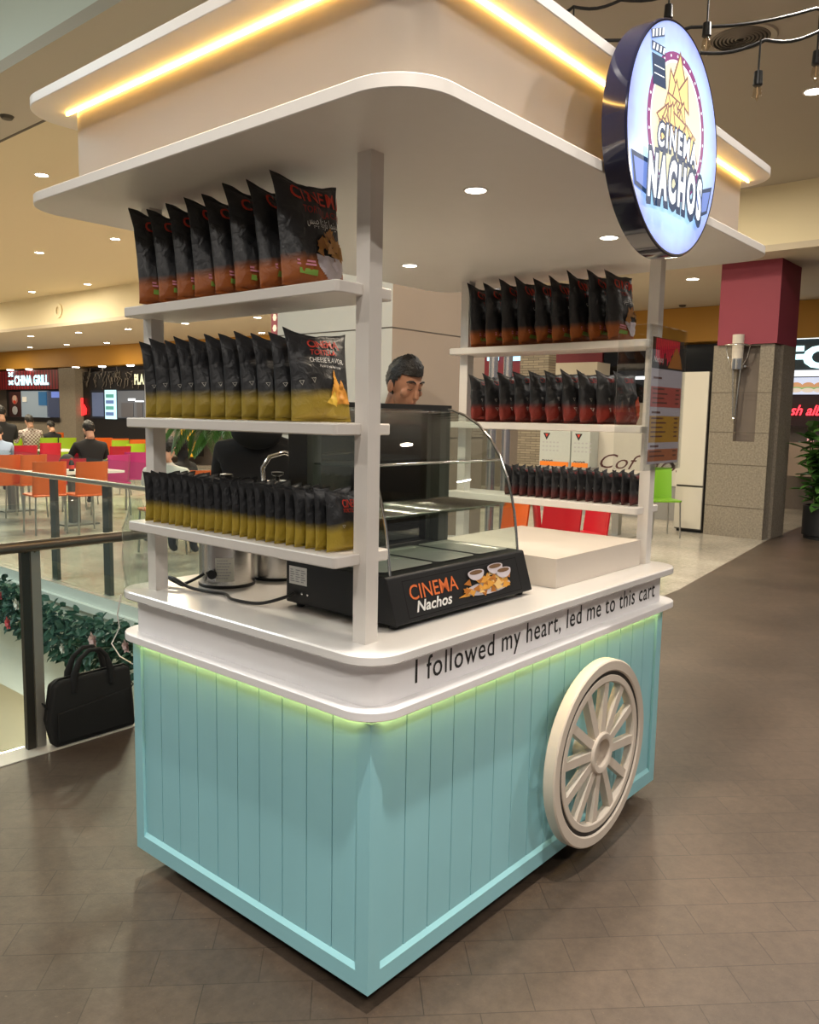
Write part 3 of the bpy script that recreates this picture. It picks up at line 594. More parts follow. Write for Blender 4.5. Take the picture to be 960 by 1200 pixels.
class Pouch:
    """a pillow pouch: width w along x, thickness t along y, height h; the front looks along -y"""
    def __init__(s, w, h, t, seed, pinch=1.0): s.w, s.h, s.t, s.seed, s.pinch = w, h, t, seed, pinch
    def half(s, u, v):
        prof = min(1, (v/.16))**.55*(1-max(0, (v-.55)/.41))**.75 if v < .96 else 0
        return s.t/2*max(0, 1-abs(u)**2.6)**.62*(.10+.90*prof if .035 < v < .965 else 0.0) + .0006
    def pt(s, u, v, side, off=0.0):
        bulge = math.sin(PI*min(max((v-.02)/.96, 0), 1))
        x = s.w/2*u*(1-.075*bulge**.7)
        z = s.h*v
        q = noise.noise_vector(Vector((u*1.9+s.seed*7.3, v*3.1+side*5.1, s.seed*1.7)))
        q2 = noise.noise_vector(Vector((u*4.5+s.seed*3.3, v*7+side*9.1, 4.2)))
        amp = s.t*.16*(1-abs(u)**6)
        q3 = noise.noise(Vector((u*8+s.seed*5.3, v*15+side*3.1, 9.2)))
        y = side*s.half(u, v) + (q.x*amp+q2.x*amp*.7+q3*amp*(.40 if v < .4 else .15))*min(1, v*6)*min(1, (1-v)*8)
        lean = noise.noise(Vector((s.seed*2.3, v*1.6, 1.0)))*s.t*.08*v
        e = abs(u)**3*max(0, (v-.8)/.2)**1.5
        z += e*s.h*(.055 if u < 0 else .02)*s.pinch + q.z*.010*s.h/.3*(v > .3)*v - max(0, (v-.85)/.15)*.012*(1-abs(u))
        y += e*s.t*.2*(1 if u < 0 else -.4)*s.pinch + lean + math.sin(v*PI)*0
        x += q.y*s.w*.03*v
        if v < .06: z = max(z, 0)+.004*abs(u)**2*0
        return Vector((x, y+side*off, max(z, .0004)))
    def mesh(s, name, m, parent):
        nu, nv = 22, 34; mb = MB(); bm = mb.bm
        us = [math.sin((i/nu*2-1)*PI/2) for i in range(nu+1)]; vs = [0, .012, .035, .05]+[.05+.91*(i/(nv-6)) for i in range(1, nv-5)]+[.968, .985, 1.0]
        G = {}
        for sd in (-1, 1):
            for i, u in enumerate(us):
                for j, v in enumerate(vs):
                    G[sd, i, j] = bm.verts.new(s.pt(u, v, sd))
        for sd in (-1, 1):
            for i in range(nu):
                for j in range(len(vs)-1):
                    q = [G[sd, i, j], G[sd, i+1, j], G[sd, i+1, j+1], G[sd, i, j+1]]
                    f = bm.faces.new(q if sd < 0 else q[::-1]); f.smooth = True
        nv_ = len(vs)-1
        for j in range(nv_):
            for i, fl in ((0, 1), (nu, 0)):
                q = [G[-1, i, j], G[-1, i, j+1], G[1, i, j+1], G[1, i, j]]; bm.faces.new(q if fl else q[::-1]).smooth = True
        for i in range(nu):
            for j, fl in ((0, 0), (nv_, 1)):
                q = [G[-1, i, j], G[1, i, j], G[1, i+1, j], G[-1, i+1, j]]; bm.faces.new(q if fl == 0 else q[::-1]).smooth = True
        bmesh.ops.remove_doubles(bm, verts=bm.verts[:], dist=1e-5)
        return mb.build(name, m, parent)
    def front(s, k=1):
        def fn(x, z):
            v = min(max(z/s.h, 0), 1); u = min(max(x/(s.w/2), -1), 1)
            return s.pt(u, v, -1, .0030+.0005*k)
        return fn
def fine(mb, cuts=.02):
    """cut long print edges so a print follows the pouch"""
    return mb
AR = ' '.join(('\uFEB2\uFBFF\uFB59\uFBFF\uFB7C'.replace('\uFBFF\uFB59\uFBFF', '\uFB59\uFBFF'), '\uFEFC\uFBFF\uFE97\uFEAD\uFE8E\uFE97', '\uFE8E\uFEE4\uFEE8\uFBFF\uFEB3'))
def outline_tri(mb, cx, cz, r, fn, mi=0):
    A = [(cx+r*math.cos(a), cz+r*math.sin(a)) for a in (-PI/2, PI/6, 5*PI/6)]; B = [(cx+(x-cx)*.72, cz+(z-cz)*.72) for x, z in A]
    put2d(mb, A+B, [(0, 1, 4, 3), (1, 2, 5, 4), (2, 0, 3, 5)], fn, mi)
def grid_shape(mb, inside, x0, x1, z0, z1, n, fn, mi):
    """small squares filling an outline, so that a print hugs the curved front"""
    d = (x1-x0)/n; V = {}
    def vert(i, j):
        if (i, j) not in V: V[i, j] = mb.bm.verts.new(fn(x0+i*d, z0+j*d))
        return V[i, j]
    for i in range(n):
        for j in range(int((z1-z0)/d)+1):
            if inside(x0+(i+.5)*d, z0+(j+.5)*d): f = mb.bm.faces.new((vert(i, j), vert(i+1, j), vert(i+1, j+1), vert(i, j+1))); f.material_index = mi; f.smooth = True
def make_bag(kind, seed):
    big = kind in ('orange', 'red', 'yellow')
    w, h, t = {'orange': (.21, .285, .072), 'yellow': (.205, .235, .056), 'red': (.19, .222, .064), 'small_yellow': (.13, .160, .033), 'small_red': (.115, .142, .033)}[kind]
    c, ed = {'orange': ((.36, .10, .018), .24), 'yellow': ((.37, .265, .03), .30), 'red': ((.20, .022, .014), .33), 'small_yellow': ((.40, .285, .028), .38), 'small_red': ((.085, .014, .012), .27)}[kind]
    P = Pouch(w, h, t, seed, .8 if big else .4)
    root = thing('snack_bag', '', 'snack bag')
    P.mesh('pouch', bag_mat('foil_'+kind, c, ed*h, soft=.028), root)
    f1 = P.front(1)
    tri = MB()
    if kind == 'orange':
        a = MB(); words(a, 'CINEMA', .038, f1, -.074, .220, .92, bold=.014, space=1.12); a.build('lettering', red_ink, root, label='red CINEMA lettering')
        a = MB(); words(a, 'TORTILLA CHIPS', .018, f1, -.042, .190, .85, bold=.006); a.build('lettering', mat('print_dull_red', (.30, .02, .018), .5), root, label='dull red lettering')
        V, F, w0 = text2d(AR, .024, 1.0, res=1); kx = .125/w0
        a = MB(); put2d(a, [(x*kx-.035, z+.160) for x, z in V], F, f1); a.build('lettering', white_ink, root, label='white Arabic-script lettering')
        a = MB(); bx, bz, br = .043, .082, .058
        grid_shape(a, lambda x, z: z <= bz and ((x-bx)/br)**2+((z-bz)/.060)**2 < 1, bx-br, bx+br, .02, bz, 30, P.front(1), 0)
        rnd = random.Random(seed+20)
        for i in range(26):
            x = bx+rnd.uniform(-.05, .05); z = bz+.004+rnd.random()**1.4*.06*(1-((x-bx)/.06)**2); s_ = rnd.uniform(.014, .022); th = rnd.uniform(0, 6)
            shape(a, [(x+s_*math.cos(th+2.1*j), z+s_*math.sin(th+2.1*j)) for j in range(3)], P.front(2+i*.3), rnd.choice((1, 1, 2)))
        a.build('bowl_of_chips_print', [bowl_ink, mat('print_tortilla', (.50, .24, .05), .5), mat('print_tortilla_dark', (.34, .14, .025), .5)], root)
        a = MB(); shape(a, [(-.07, .028), (-.01, .026), (-.01, .040), (-.07, .042)], f1, 0)
        for i in range(2): shape(a, [(-.075, .050+i*.009), (-.02, .048+i*.009), (-.02, .053+i*.009), (-.075, .055+i*.009)], f1, 1)
        a.build('small_print', [green_ink, pink_ink], root)
    elif kind == 'yellow':
        a = MB(); words(a, 'CINEMA', .023, f1, -.048, .192, .92, bold=.016); words(a, 'TORTILLA', .014, f1, -.044, .172, 1.0, bold=.012); a.build('lettering', red_ink, root, label='red CINEMA TORTILLA lettering')
        a = MB(); words(a, 'CHEESE FLAVOR', .0125, f1, -.05, .152, .92); words(a, 'Made to you feel tasty', .007, f1, -.02, .139, .9); a.build('lettering', white_ink, root, label='white CHEESE FLAVOR lettering')
        a = MB()
        for (ax, az), (bx, bz), (cx, cz), mi in (((.005, .042), (.030, .135), (.075, .045), 0), ((.035, .045), (.055, .112), (.092, .045), 1), ((-.010, .046), (.024, .078), (.03, .036), 2)):
            den = (bz-cz)*(ax-cx)+(cx-bx)*(az-cz)
            def ins(x, z):
                l1 = ((bz-cz)*(x-cx)+(cx-bx)*(z-cz))/den; l2 = ((cz-az)*(x-cx)+(ax-cx)*(z-cz))/den
                return l1 >= 0 and l2 >= 0 and l1+l2 <= 1
            grid_shape(a, ins, min(ax, bx, cx), max(ax, bx, cx), min(az, bz, cz), max(az, bz, cz), 26, P.front(1+mi), mi)
        a.build('tortilla_chips_print', [chip_ink, mat('print_chip_b', (.62, .27, .04), .5), yellow_ink], root)
        outline_tri(tri, -.045, .105, .009, f1); outline_tri(tri, -.082, .10, .008, f1)
    elif kind == 'red':
        a = MB(); words(a, 'CINEMA', .024, f1, -.035, .178, .70, bold=.012); a.build('lettering', mat('print_dull_red', (.30, .02, .018), .5), root, label='dull red lettering')
        a = MB(); a_ = lambda x, z: ((x-.055)/.03)**2+((z-.07)/.05)**2 < 1; grid_shape(a, a_, .025, .085, .02, .12, 22, P.front(1), 0); a.build('chips_print', mat('print_chip_red', (.42, .06, .02), .5), root)
        outline_tri(tri, -.05, .105, .010, f1); outline_tri(tri, -.05, .062, .011, f1)
    elif kind == 'small_yellow':
        a = MB(); words(a, 'CINEMA', .020, f1, -.020, .112, .60, bold=.014); words(a, 'TORTILLA', .009, f1, -.020, .100, .75, bold=.01); a.build('lettering', red_ink, root, label='red CINEMA lettering')
        outline_tri(tri, -.022, .066, .006, f1)
        a = MB(); grid_shape(a, lambda x, z: abs(x-.045) < .02*(1-(z-.03)/.04) and z > .02, .02, .066, .02, .07, 16, P.front(1), 0); a.build('chips_print', chip_ink, root)
    else:
        a = MB(); words(a, 'CINEMA', .017, f1, -.025, .115, .60, bold=.012); a.build('lettering', mat('print_dull_red', (.30, .02, .018), .5), root, label='dull red lettering')
        outline_tri(tri, -.03, .055, .007, f1)
    if kind != 'orange': tri.build('triangle_mark', mat('print_line', (.5, .48, .42), .5), root)
    else: tri.bm.free()
    return root
ORD = ('first', 'second', 'third', 'fourth', 'fifth', 'sixth', 'seventh', 'eighth', 'ninth', 'tenth', 'eleventh')
def row(kind, n, y0, y1, xc, z, what, ends, tilt, group, dx=.0, variants=3):
    """bags one behind the other from y0 (nearest the viewer) to y1"""
    xs_ = []
    protos = [make_bag(kind, 1+i+len(group)) for i in range(min(variants, n))]
    rnd = random.Random(n*31+len(kind))
    for i in range(n):
        o = protos[i] if i < len(protos) else copy_tree(protos[rnd.randrange(len(protos))])
        o.location = (xc+rnd.uniform(-dx, dx), y0+(y1-y0)*i/(n-1), z+.0005)
        a = tilt+rnd.uniform(-.012, .012)
        pm = [c for c in o.children if c.name.startswith('pouch')][0]
        o.location.z -= min(0, min(-v.co.y*math.sin(a)+v.co.z*math.cos(a) for v in pm.data.vertices))-.0015
        o.rotation_euler = (-a, rnd.uniform(-.006, .006), rnd.uniform(-.03, .03)+(-.05 if xc < 1 else .0))
        o.scale = (1, 1, rnd.uniform(.955, 1.015))
        k = n-1-i
        if i == 0: nm = 'nearest bag, %s'
        elif k == 0: nm = 'last bag, %s'
        elif i < n/2: nm = ORD[i]+' bag from the front, %s'
        else: nm = ORD[k]+' bag from the back, %s'
        o['label'] = what+', '+(nm % ends); o['group'] = group
row('orange', 8, .275, .935, .056, 1.90, 'black tortilla bag with orange base', 'top shelf, near post side', .17, 'orange-based bags on the top near shelf', .006)
row('yellow', 11, .25, .945, .062, 1.555, 'black cheese bag with mustard base', 'middle shelf, near post side', .12, 'mustard-based bags on the middle near shelf', .006)
row('small_yellow', 22, .146, .985, .048, 1.222, 'small black bag with mustard base', 'lowest shelf, near post side', .05, 'small mustard-based bags on the lowest near shelf', .005, 4)
row('orange', 9, .25, .945, 1.768, 1.90, 'black tortilla bag, orange base', 'top shelf behind sign', .08, 'orange-based bags on the top far shelf', .006)
row('red', 10, .205, .945, 1.770, 1.555, 'black bag with red base', 'middle shelf behind menu holder', .07, 'red-based bags on the middle far shelf', .006)
row('small_red', 16, .136, .76, 1.752, 1.222, 'small black bag, dark red base', 'lowest shelf behind plinth', .03, 'small dark red bags on the lowest far shelf', .004, 4)

# ================================================================== FOOT OF THE CART AND THE OPENING BESIDE IT
fab = mat('black_nylon', (.012, .012, .012), .75, bump=.3, bump_scale=500)
lb_ = thing('laptop_bag', 'black laptop bag with two handles on the stone kerb by the railing', 'bag', (.465, 2.298, .0045))
q = [(-.20, .004), (-.185, 0), (.20, 0), (.213, .006), (.207, .13), (.19, .30), (.172, .315), (-.165, .315), (-.20, .295), (-.226, .13)]
b_ = MB().prism(q, 1, -.038, .034); b_.bevel(.014, 3); b_.build('body', fab, lb_, smooth=True)
MB().tube([(-.222, -.008, .13), (-.196, -.008, .298), (-.16, -.008, .320), (.17, -.008, .320), (.194, -.008, .302), (.209, -.008, .13)], .005, 6).build('zip', black_plastic, lb_)
MB().prism([(-.19, .02), (.19, .02), (.178, .205), (.0, .185), (-.19, .165)], 1, -.046, -.036).bevel(.006, 2).build('front_pocket', fab, lb_)
for y in (-.034, .030):
    MB().tube([(-.105, y, .25), (-.098, y, .33), (-.07, y, .40), (-.02, y, .435), (.03, y, .43), (.065, y, .39), (.085, y, .32), (.088, y, .25)], [.016, .018, .012, .011, .011, .012, .018, .016], 8).build('handle', fab, lb_)
for x in (-.222, .205): MB().tube([(x, -.01, .19), (x*1.06, -.012, .205), (x*1.06, .008, .215), (x, .006, .20)], .004, 6).build('strap_ring', black_plastic, lb_)

gl = glass('rail_glass', (.93, .97, .95), 0, .55)
nr = thing('glass_railing', 'near glass railing with brown metal handrail and twin posts beside the laptop bag', 'railing', (.2, 2.37, 0))
MB().tube([(-4.2, -.055, .962), (1.80, -.055, .962)], .026, 14).build('handrail', dark_steel, nr)
pa_, pb_, pc_ = [on_y(u, 765, 2.345).x-.2 for u in (28, 38.5, 50)]
MB().box(pa_, pb_-.003, -.034, -.004, .004, .955).build('post', mat('post_metal_dark', (.075, .066, .056), .35, .7), nr)
MB().box(pb_+.003, pc_, -.034, -.004, .004, .955).build('post', mat('post_metal', (.40, .37, .32), .4, .5), nr)
for a, b in ((-4.2, pb_-.004), (pb_+.004, 1.80)): MB().box(a, b, -.002, .010, .012, 1.15).build('glass_panel', gl, nr)
for x in ((pa_+pb_)/2, (pb_+pc_)/2): MB().tube([(x, -.026, .93), (x, -.055, .945)], .008, 8).build('bracket', dark_steel, nr)
frl = thing('glass_railing', 'far glass railing with steel handrail along the food court floor', 'railing', (2.09, 7, 0))
MB().tube([(-.05, -4.4, .975), (-.05, 14, .975)], .021, 12).build('handrail', mat('satin_rail_steel', (.42, .43, .41), .3, .9), frl)
ys = [-4.4, -1.5, on_x(47, 600, 2.09).y-7, 3.2, 7, 14]
for a, b in zip(ys[:-1], ys[1:]): MB().box(-.006, .006, a+.012, b-.012, .0, 1.17).build('glass_panel', gl, frl)
for y in (on_x(60, 600, 2.09).y-7, 3.6, -1.9): MB().box(.015, .05, y-.05, y+.05, 0, .94).build('post', mat('dark_post', (.09, .085, .08), .4, .6), frl)

# garland along the slab edge
leafm = mat('garland_leaf', (.022, .075, .045), .45, noise_amt=.35, noise_scale=9)
ga = thing('leaf_garland', 'dark green artificial garland with pink flowers hung along the pale slab edge', 'garland', (1.93, 6, -.3))
rnd = random.Random(11); m = MB()
def leaf(m, c, d, n_, l, w, mi=0):
    d = d.normalized(); s = d.cross(n_).normalized(); up = s.cross(d)
    p = [c, c+d*l*.35+s*w+up*w*.25, c+d*l*.75+s*w*.7+up*w*.1, c+d*l-up*l*.08, c+d*l*.75-s*w*.7+up*w*.1, c+d*l*.35-s*w+up*w*.25]; mid = c+d*l*.5-up*w*.1
    vs = [m.bm.verts.new(x) for x in p]; vm = m.bm.verts.new(mid)
    for i in range(6): f = m.bm.faces.new((vs[i], vs[(i+1) % 6], vm)); f.material_index = mi
for i in range(2900):
    y = rnd.uniform(-3.2, 3.6); a = rnd.uniform(0, 2*PI); r_ = rnd.random()**.5
    wv = .04*math.sin(y*2.3); c = Vector((.02+.09*r_*math.cos(a)-.11, y, .02+wv+.23*r_*math.sin(a)))
    leaf(m, c, Vector((rnd.uniform(-1, .1), rnd.uniform(-1, 1), rnd.uniform(-.9, .5))), Vector((rnd.uniform(-1, 0), rnd.uniform(-.5, .5), rnd.uniform(0, 1))), rnd.uniform(.07, .13), rnd.uniform(.020, .034))
m.build('leaves', leafm, ga)
def flower(parent, c, r, mt, seed):
    rnd = random.Random(seed); m = MB()
    for k in range(3):
        for j in range(5):
            a = 2*PI*j/5+k*.6; d = Vector((-.45-.35*k, math.cos(a), math.sin(a))); leaf(m, Vector(c), d, Vector((-1, .1, .2)), r*(1-.2*k), r*.38)
    return m.build('flower', mt, parent)
pk = mat('dusty_pink_petal', (.55, .36, .35), .6); rdp = mat('red_petal', (.55, .06, .07), .6); whp = mat('white_petal', (.62, .62, .56), .6)
for u, v, r_, mt in ((112, 750, .075, pk), (150, 757, .06, pk), (12, 730, .07, rdp), (2, 697, .06, rdp), (22, 708, .065, whp), (75, 760, .05, whp), (138, 792, .06, pk)):
    p = on_x(u, v, 1.66); flower(ga, (p.x-1.93, p.y-6, p.z+.3), r_, mt, u)
tag(MB().tube([(-.048, 1.10, .97), (-.052, 1.12, .90), (-.02, 1.165, .84), (-.05, 1.165, .79), (-.03, 1.150, .745), (.004, 1.125, .715)], .0022, 6).build('white_cord', white_paint), 'thin white cord dangling beside the turquoise cart towards the laptop bag', 'cord')
pb = MB(); rnd = random.Random(4)
for j in range(13):
    for i in range(20):
        a = 2*PI*i/20; z = .30*j/12; r_ = .045*(1-.55*max(0, z-.2)/.1)*(1+.28*noise.noise(Vector((math.cos(a)*2, math.sin(a)*2, z*14))))
        pb.bm.verts.new((r_*math.cos(a), r_*.8*math.sin(a), z))
pb.bm.verts.ensure_lookup_table()
for j in range(12):
    for i in range(20): pb.bm.faces.new([pb.bm.verts[k] for k in (j*20+i, j*20+(i+1) % 20, (j+1)*20+(i+1) % 20, (j+1)*20+i)])
o = pb.build('plastic_bag', glass('cloudy_plastic', (.84, .90, .88), .25, 1.8)); o.location = (.02, 1.112, CT+.001); tag(o, 'crumpled cloudy plastic bag on the counter behind the corner post', 'bag')

# ================================================================== PEOPLE
skin = mat('skin', (.36, .175, .105), .55); skin2 = mat('skin_pale', (.50, .28, .19), .55); hairm = mat('dark_hair', (.010, .008, .007), .5, bump=.6, bump_scale=90)
def figure(name, label, joints, edges, mats, zones, loc, rz, vox=.012, head=None, hairs=None, group=None):
    """joints: list of (xyz, radius); zones(co) -> material slot. The skeleton is skinned, joined with the head and remeshed into one surface"""
    me = bpy.data.meshes.new('sk'); me.from_pydata([j[0] for j in joints], edges, [])
    o = bpy.data.objects.new('sk', me); COL.objects.link(o)
    o.modifiers.new('s', 'SKIN')
    for i, j in enumerate(joints):
        d = me.skin_vertices[0].data[i]; r = j[1]; d.radius = r if isinstance(r, tuple) else (r, r); d.use_root = (i == 0)
    ss = o.modifiers.new('d', 'SUBSURF'); ss.levels = 2; ss.render_levels = 2
    dg = bpy.context.evaluated_depsgraph_get(); ev = o.evaluated_get(dg); m2 = bpy.data.meshes.new_from_object(ev)
    bm = bmesh.new(); bm.from_mesh(m2); bpy.data.objects.remove(o)
    mb = MB(); mb.bm.free(); mb.bm = bm
    if head: head(mb)
    m3 = bpy.data.meshes.new('sk2'); bm.to_mesh(m3); bm.free(); o2 = bpy.data.objects.new('sk2', m3); COL.objects.link(o2)
    rm = o2.modifiers.new('r', 'REMESH'); rm.mode = 'VOXEL'; rm.voxel_size = vox; rm.use_smooth_shade = True
    sm = o2.modifiers.new('m', 'SMOOTH'); sm.iterations = 3; sm.factor = .5
    dg = bpy.context.evaluated_depsgraph_get(); m4 = bpy.data.meshes.new_from_object(o2.evaluated_get(dg)); bpy.data.objects.remove(o2)
    bm = bmesh.new(); bm.from_mesh(m4); left = set(bm.verts); best = []
    while left:
        st_ = [left.pop()]; isl = list(st_)
        while st_:
            v = st_.pop()
            for e in v.link_edges:
                w = e.other_vert(v)
                if w in left: left.remove(w); st_.append(w); isl.append(w)
        if len(isl) > len(best): best = isl
    best = set(best); bmesh.ops.delete(bm, geom=[v for v in bm.verts if v not in best], context='VERTS'); bm.to_mesh(m4); bm.free()
    m4.materials.clear()
    for mt in mats: m4.materials.append(mt)
    for p in m4.polygons: p.material_index = zones(p.center); p.use_smooth = True
    root = thing('person', label, 'person', loc, rz, group)
    b = bpy.data.objects.new('body', m4); COL.objects.link(b); b.parent = root
    if hairs: hairs(root)
    return root
def rot_pts(pts, c, ax, yaw):
    m = Matrix.Translation(c) @ Matrix.Rotation(yaw, 4, 'Z') @ Matrix.Rotation(ax, 4, 'X') @ Matrix.Translation(-Vector(c)); return m
def make_head(c, pitch=0.0, yaw=0.0, s=1.0):
    """head centred at c looking along -y, nodding by pitch and turned by yaw; returns (adder, transform)"""
    T = Matrix.Translation(c) @ Matrix.Rotation(yaw, 4, 'Z') @ Matrix.Rotation(pitch, 4, 'X') @ Matrix.Scale(s, 4)
    def add(mb):
        t = MB(); t.ball((0, .012, .022), (.077, .097, .098), u=24, v=16); t.ball((0, -.018, -.045), (.060, .072, .070), u=20, v=14); t.ball((0, -.062, -.092), (.030, .026, .024))
        t.ball((0, -.078, .028), (.050, .016, .013)); t.ball((0, -.097, -.022), (.014, .020, .026)); t.ball((0, -.106, -.034), (.017, .014, .012)); t.ball((0, -.090, .004), (.010, .014, .028))
        for x in (-1, 1): t.ball((x*.080, .012, -.012), (.011, .022, .034)); t.ball((x*.042, -.062, -.022), (.024, .022, .020)); t.ball((x*.031, -.073, .006), (.016, .012, .011))
        t.ball((0, -.083, -.060), (.024, .012, .006)); t.ball((0, -.081, -.071), (.020, .012, .007))
        t.tube([(0, .03, -.06), (0, .045, -.16)], [.055, .056], 14)
        t.xf(T); tm = bpy.data.meshes.new('h'); t.bm.to_mesh(tm); t.bm.free(); mb.bm.from_mesh(tm); bpy.data.meshes.remove(tm)
    return add, T
def face_bits(root, T, closed=True):
    for x in (-1, 1):
        m = MB(); m.tube([Vector((x*.014, -.0935, .036)), Vector((x*.030, -.0925, .043)), Vector((x*.047, -.082, .040)), Vector((x*.056, -.072, .033))], [.003, .0052, .0048, .002], 6); m.xf(T); m.build('eyebrow', hairm, root)
        m = MB(); m.tube([Vector((x*.019, -.0845, .003)), Vector((x*.031, -.0865, -.0015)), Vector((x*.045, -.0775, .001))], [.001, .0022, .001], 6); m.xf(T); m.build('eyelashes', hairm, root)
    m = MB(); m.tube([Vector((-.022, -.0895, -.065)), Vector((0, -.0955, -.066)), Vector((.022, -.0895, -.065))], [.001, .002, .001], 6); m.xf(T); m.build('mouth', mat('lip', (.25, .09, .07), .5), root)
def hair_cap(root, T, front=.055, low=-.05, vol=1.0, mt=None, seed=1, name='hair'):
    m = MB(); res = bmesh.ops.create_uvsphere(m.bm, u_segments=48, v_segments=32, radius=1)
    kill = []
    for v in m.bm.verts:
        x, y, z = v.co
        n_ = noise.noise(Vector((x*3+seed, y*3, z*3)))*.06+abs(noise.noise(Vector((x*7+seed, y*4, z*6))))*.11+noise.noise(Vector((x*14, y*9+seed, z*14)))*.04-.03
        k = 1+n_+(.10*vol*max(0, z)*(1.2 if y < .2 else .8))
        v.co = Vector((x*.083*k, .014+y*.104*k, .026+z*.106*k+(.012*vol if z > .5 and y < 0 else 0)))
        lim = front if y < -.55 else (low+.02 if abs(x) > .6 and y < .1 else low-.02)
        if y < -.55: lim = front
        elif y < -.1: lim = low+.03+(front-low-.03)*((-.1-y)/.45)
        if v.co.z < lim: kill.append(v)
    bmesh.ops.delete(m.bm, geom=kill, context='VERTS')
    ret = bmesh.ops.extrude_face_region(m.bm, geom=m.bm.faces[:]); vs = [g for g in ret['geom'] if isinstance(g, bmesh.types.BMVert)]
    for v in vs: v.co = Vector((0, .01, .01))+(v.co-Vector((0, .01, .01)))*.86
    bmesh.ops.recalc_face_normals(m.bm, faces=m.bm.faces[:])
    m.xf(T); return m.build(name, mt or hairm, root, smooth=True)
BONES = [(0, 1), (1, 2), (2, 3), (3, 4), (2, 5), (5, 6), (6, 7), (7, 8), (2, 9), (9, 10), (10, 11), (11, 12), (0, 13), (13, 14), (14, 15), (15, 16), (0, 17), (17, 18), (18, 19), (19, 20)]
def hand(mb, wrist, d, side, s=1.0):
    """palm, four bent fingers and a thumb on the side"""
    d = Vector(d).normalized(); up = Vector((0, 0, 1)); sd = d.cross(up).normalized()*side; up = sd.cross(d)*side
    w = Vector(wrist); mb.tube([w, w+d*.045, w+d*.085], [.024, .034, .030], 10)
    for i, (o_, l) in enumerate(((-.027, .062), (-.009, .074), (.009, .070), (.027, .054))):
        b = w+d*.075+sd*o_; mb.tube([b, b+d*l*.5-up*.004, b+d*l*.8-up*.018, b+d*l*.9-up*.034], [.0095, .009, .0085, .007], 8)
    b = w+d*.025-sd*.026; mb.tube([b, b+d*.03-sd*.024-up*.006, b+d*.06-sd*.028-up*.016], [.012, .010, .008], 8)
def standing(label, loc, rz, shirt, pants, skinm, head_z=1.68, pitch=.3, yaw=0.0, vox=.007, hair=True, hood=False, arms='front'):
    k = (head_z-.10)/1.56
    if arms == 'front': AL = [((.19, .0, 1.40), .060), ((.235, -.06, 1.14), .045), ((.17, -.28, 1.05), .034), ((.13, -.34, 1.05), .030)]
    else: AL = [((.19, .0, 1.40), .065), ((.25, .03, 1.13), .052), ((.25, -.05, .90), .038), ((.25, -.07, .84), .030)]
    J = [((0, .0, .95), (.155, .11)), ((0, .0, 1.15), (.15, .105)), ((0, .01, 1.36), (.17, .11)), ((0, .015, 1.47), .065), ((0, -.01, 1.56), .052)]
    J += AL+[((-p[0], p[1], p[2]), r) for p, r in AL]
    for s_ in (1, -1): J += [((s_*.09, 0, .90), .098), ((s_*.10, -.01, .50), .062), ((s_*.10, .03, .09), .045), ((s_*.11, -.10, .045), .042)]
    J = [((p[0], p[1], p[2]*k), r) for p, r in J]
    hd, T = make_head((0, -.03, head_z), pitch, yaw)
    hz = 1.49*k
    def zones(c):
        if c.z > hz-.02 and not (hood and c.y > .055): return 0
        if abs(c.x) > .10 and c.z < 1.2*k and c.z > .8*k and (c.y < -.27 if arms == 'front' else c.z < .87*k): return 0
        return 1 if c.z > .93*k else 2
    def extra(mb):
        hd(mb)
        for s_ in (1, -1):
            if arms == 'front': hand(mb, (s_*.135, -.335, 1.05*k), (-s_*.25, -1, -.35), s_)
            else: hand(mb, (s_*.25, -.07, .84*k), (0, -.1, -1), s_)
    def bits(root):
        face_bits(root, T)
        if hair: hair_cap(root, T, .060, -.085, .9)
        if hood:
            h = MB(); h.ball((0, .075, 1.49*k), (.125, .085, .085), u=20, v=12); h.build('hood', shirt, root)
    return figure('person', label, J, BONES, [skinm, shirt, pants], zones, loc, rz, vox, extra, bits)
black_cloth = mat('black_cotton', (.010, .010, .011), .8, bump=.2, bump_scale=60); jeans = mat('dark_trousers', (.03, .032, .045), .8)
mp = at(470, 450, 4.08)
man = standing('man with dark quiffed hair looking down behind the food warmer', (mp.x, mp.y, .0), -PI/2+2.0-.55, black_cloth, jeans, skin, head_z=mp.z-.005, pitch=.32, yaw=-.05, vox=.0055, arms='down')
hp = at(306, 540, 3.98)
per2 = standing('person in black hooded jacket behind the steel urns, head hidden by bags', (hp.x, hp.y, .0), 2.2, mat('black_hoodie', (.006, .006, .007), .85), jeans, skin, head_z=1.66, pitch=.1, vox=.009, hood=True, arms='front')
mk = MB()
words(mk, 'M', .03, lambda x, z: (-.12+x, -.128, 1.30+z), 0, 0); mk.build('jacket_letter', white_ink, per2, label='small white letter on the jacket')

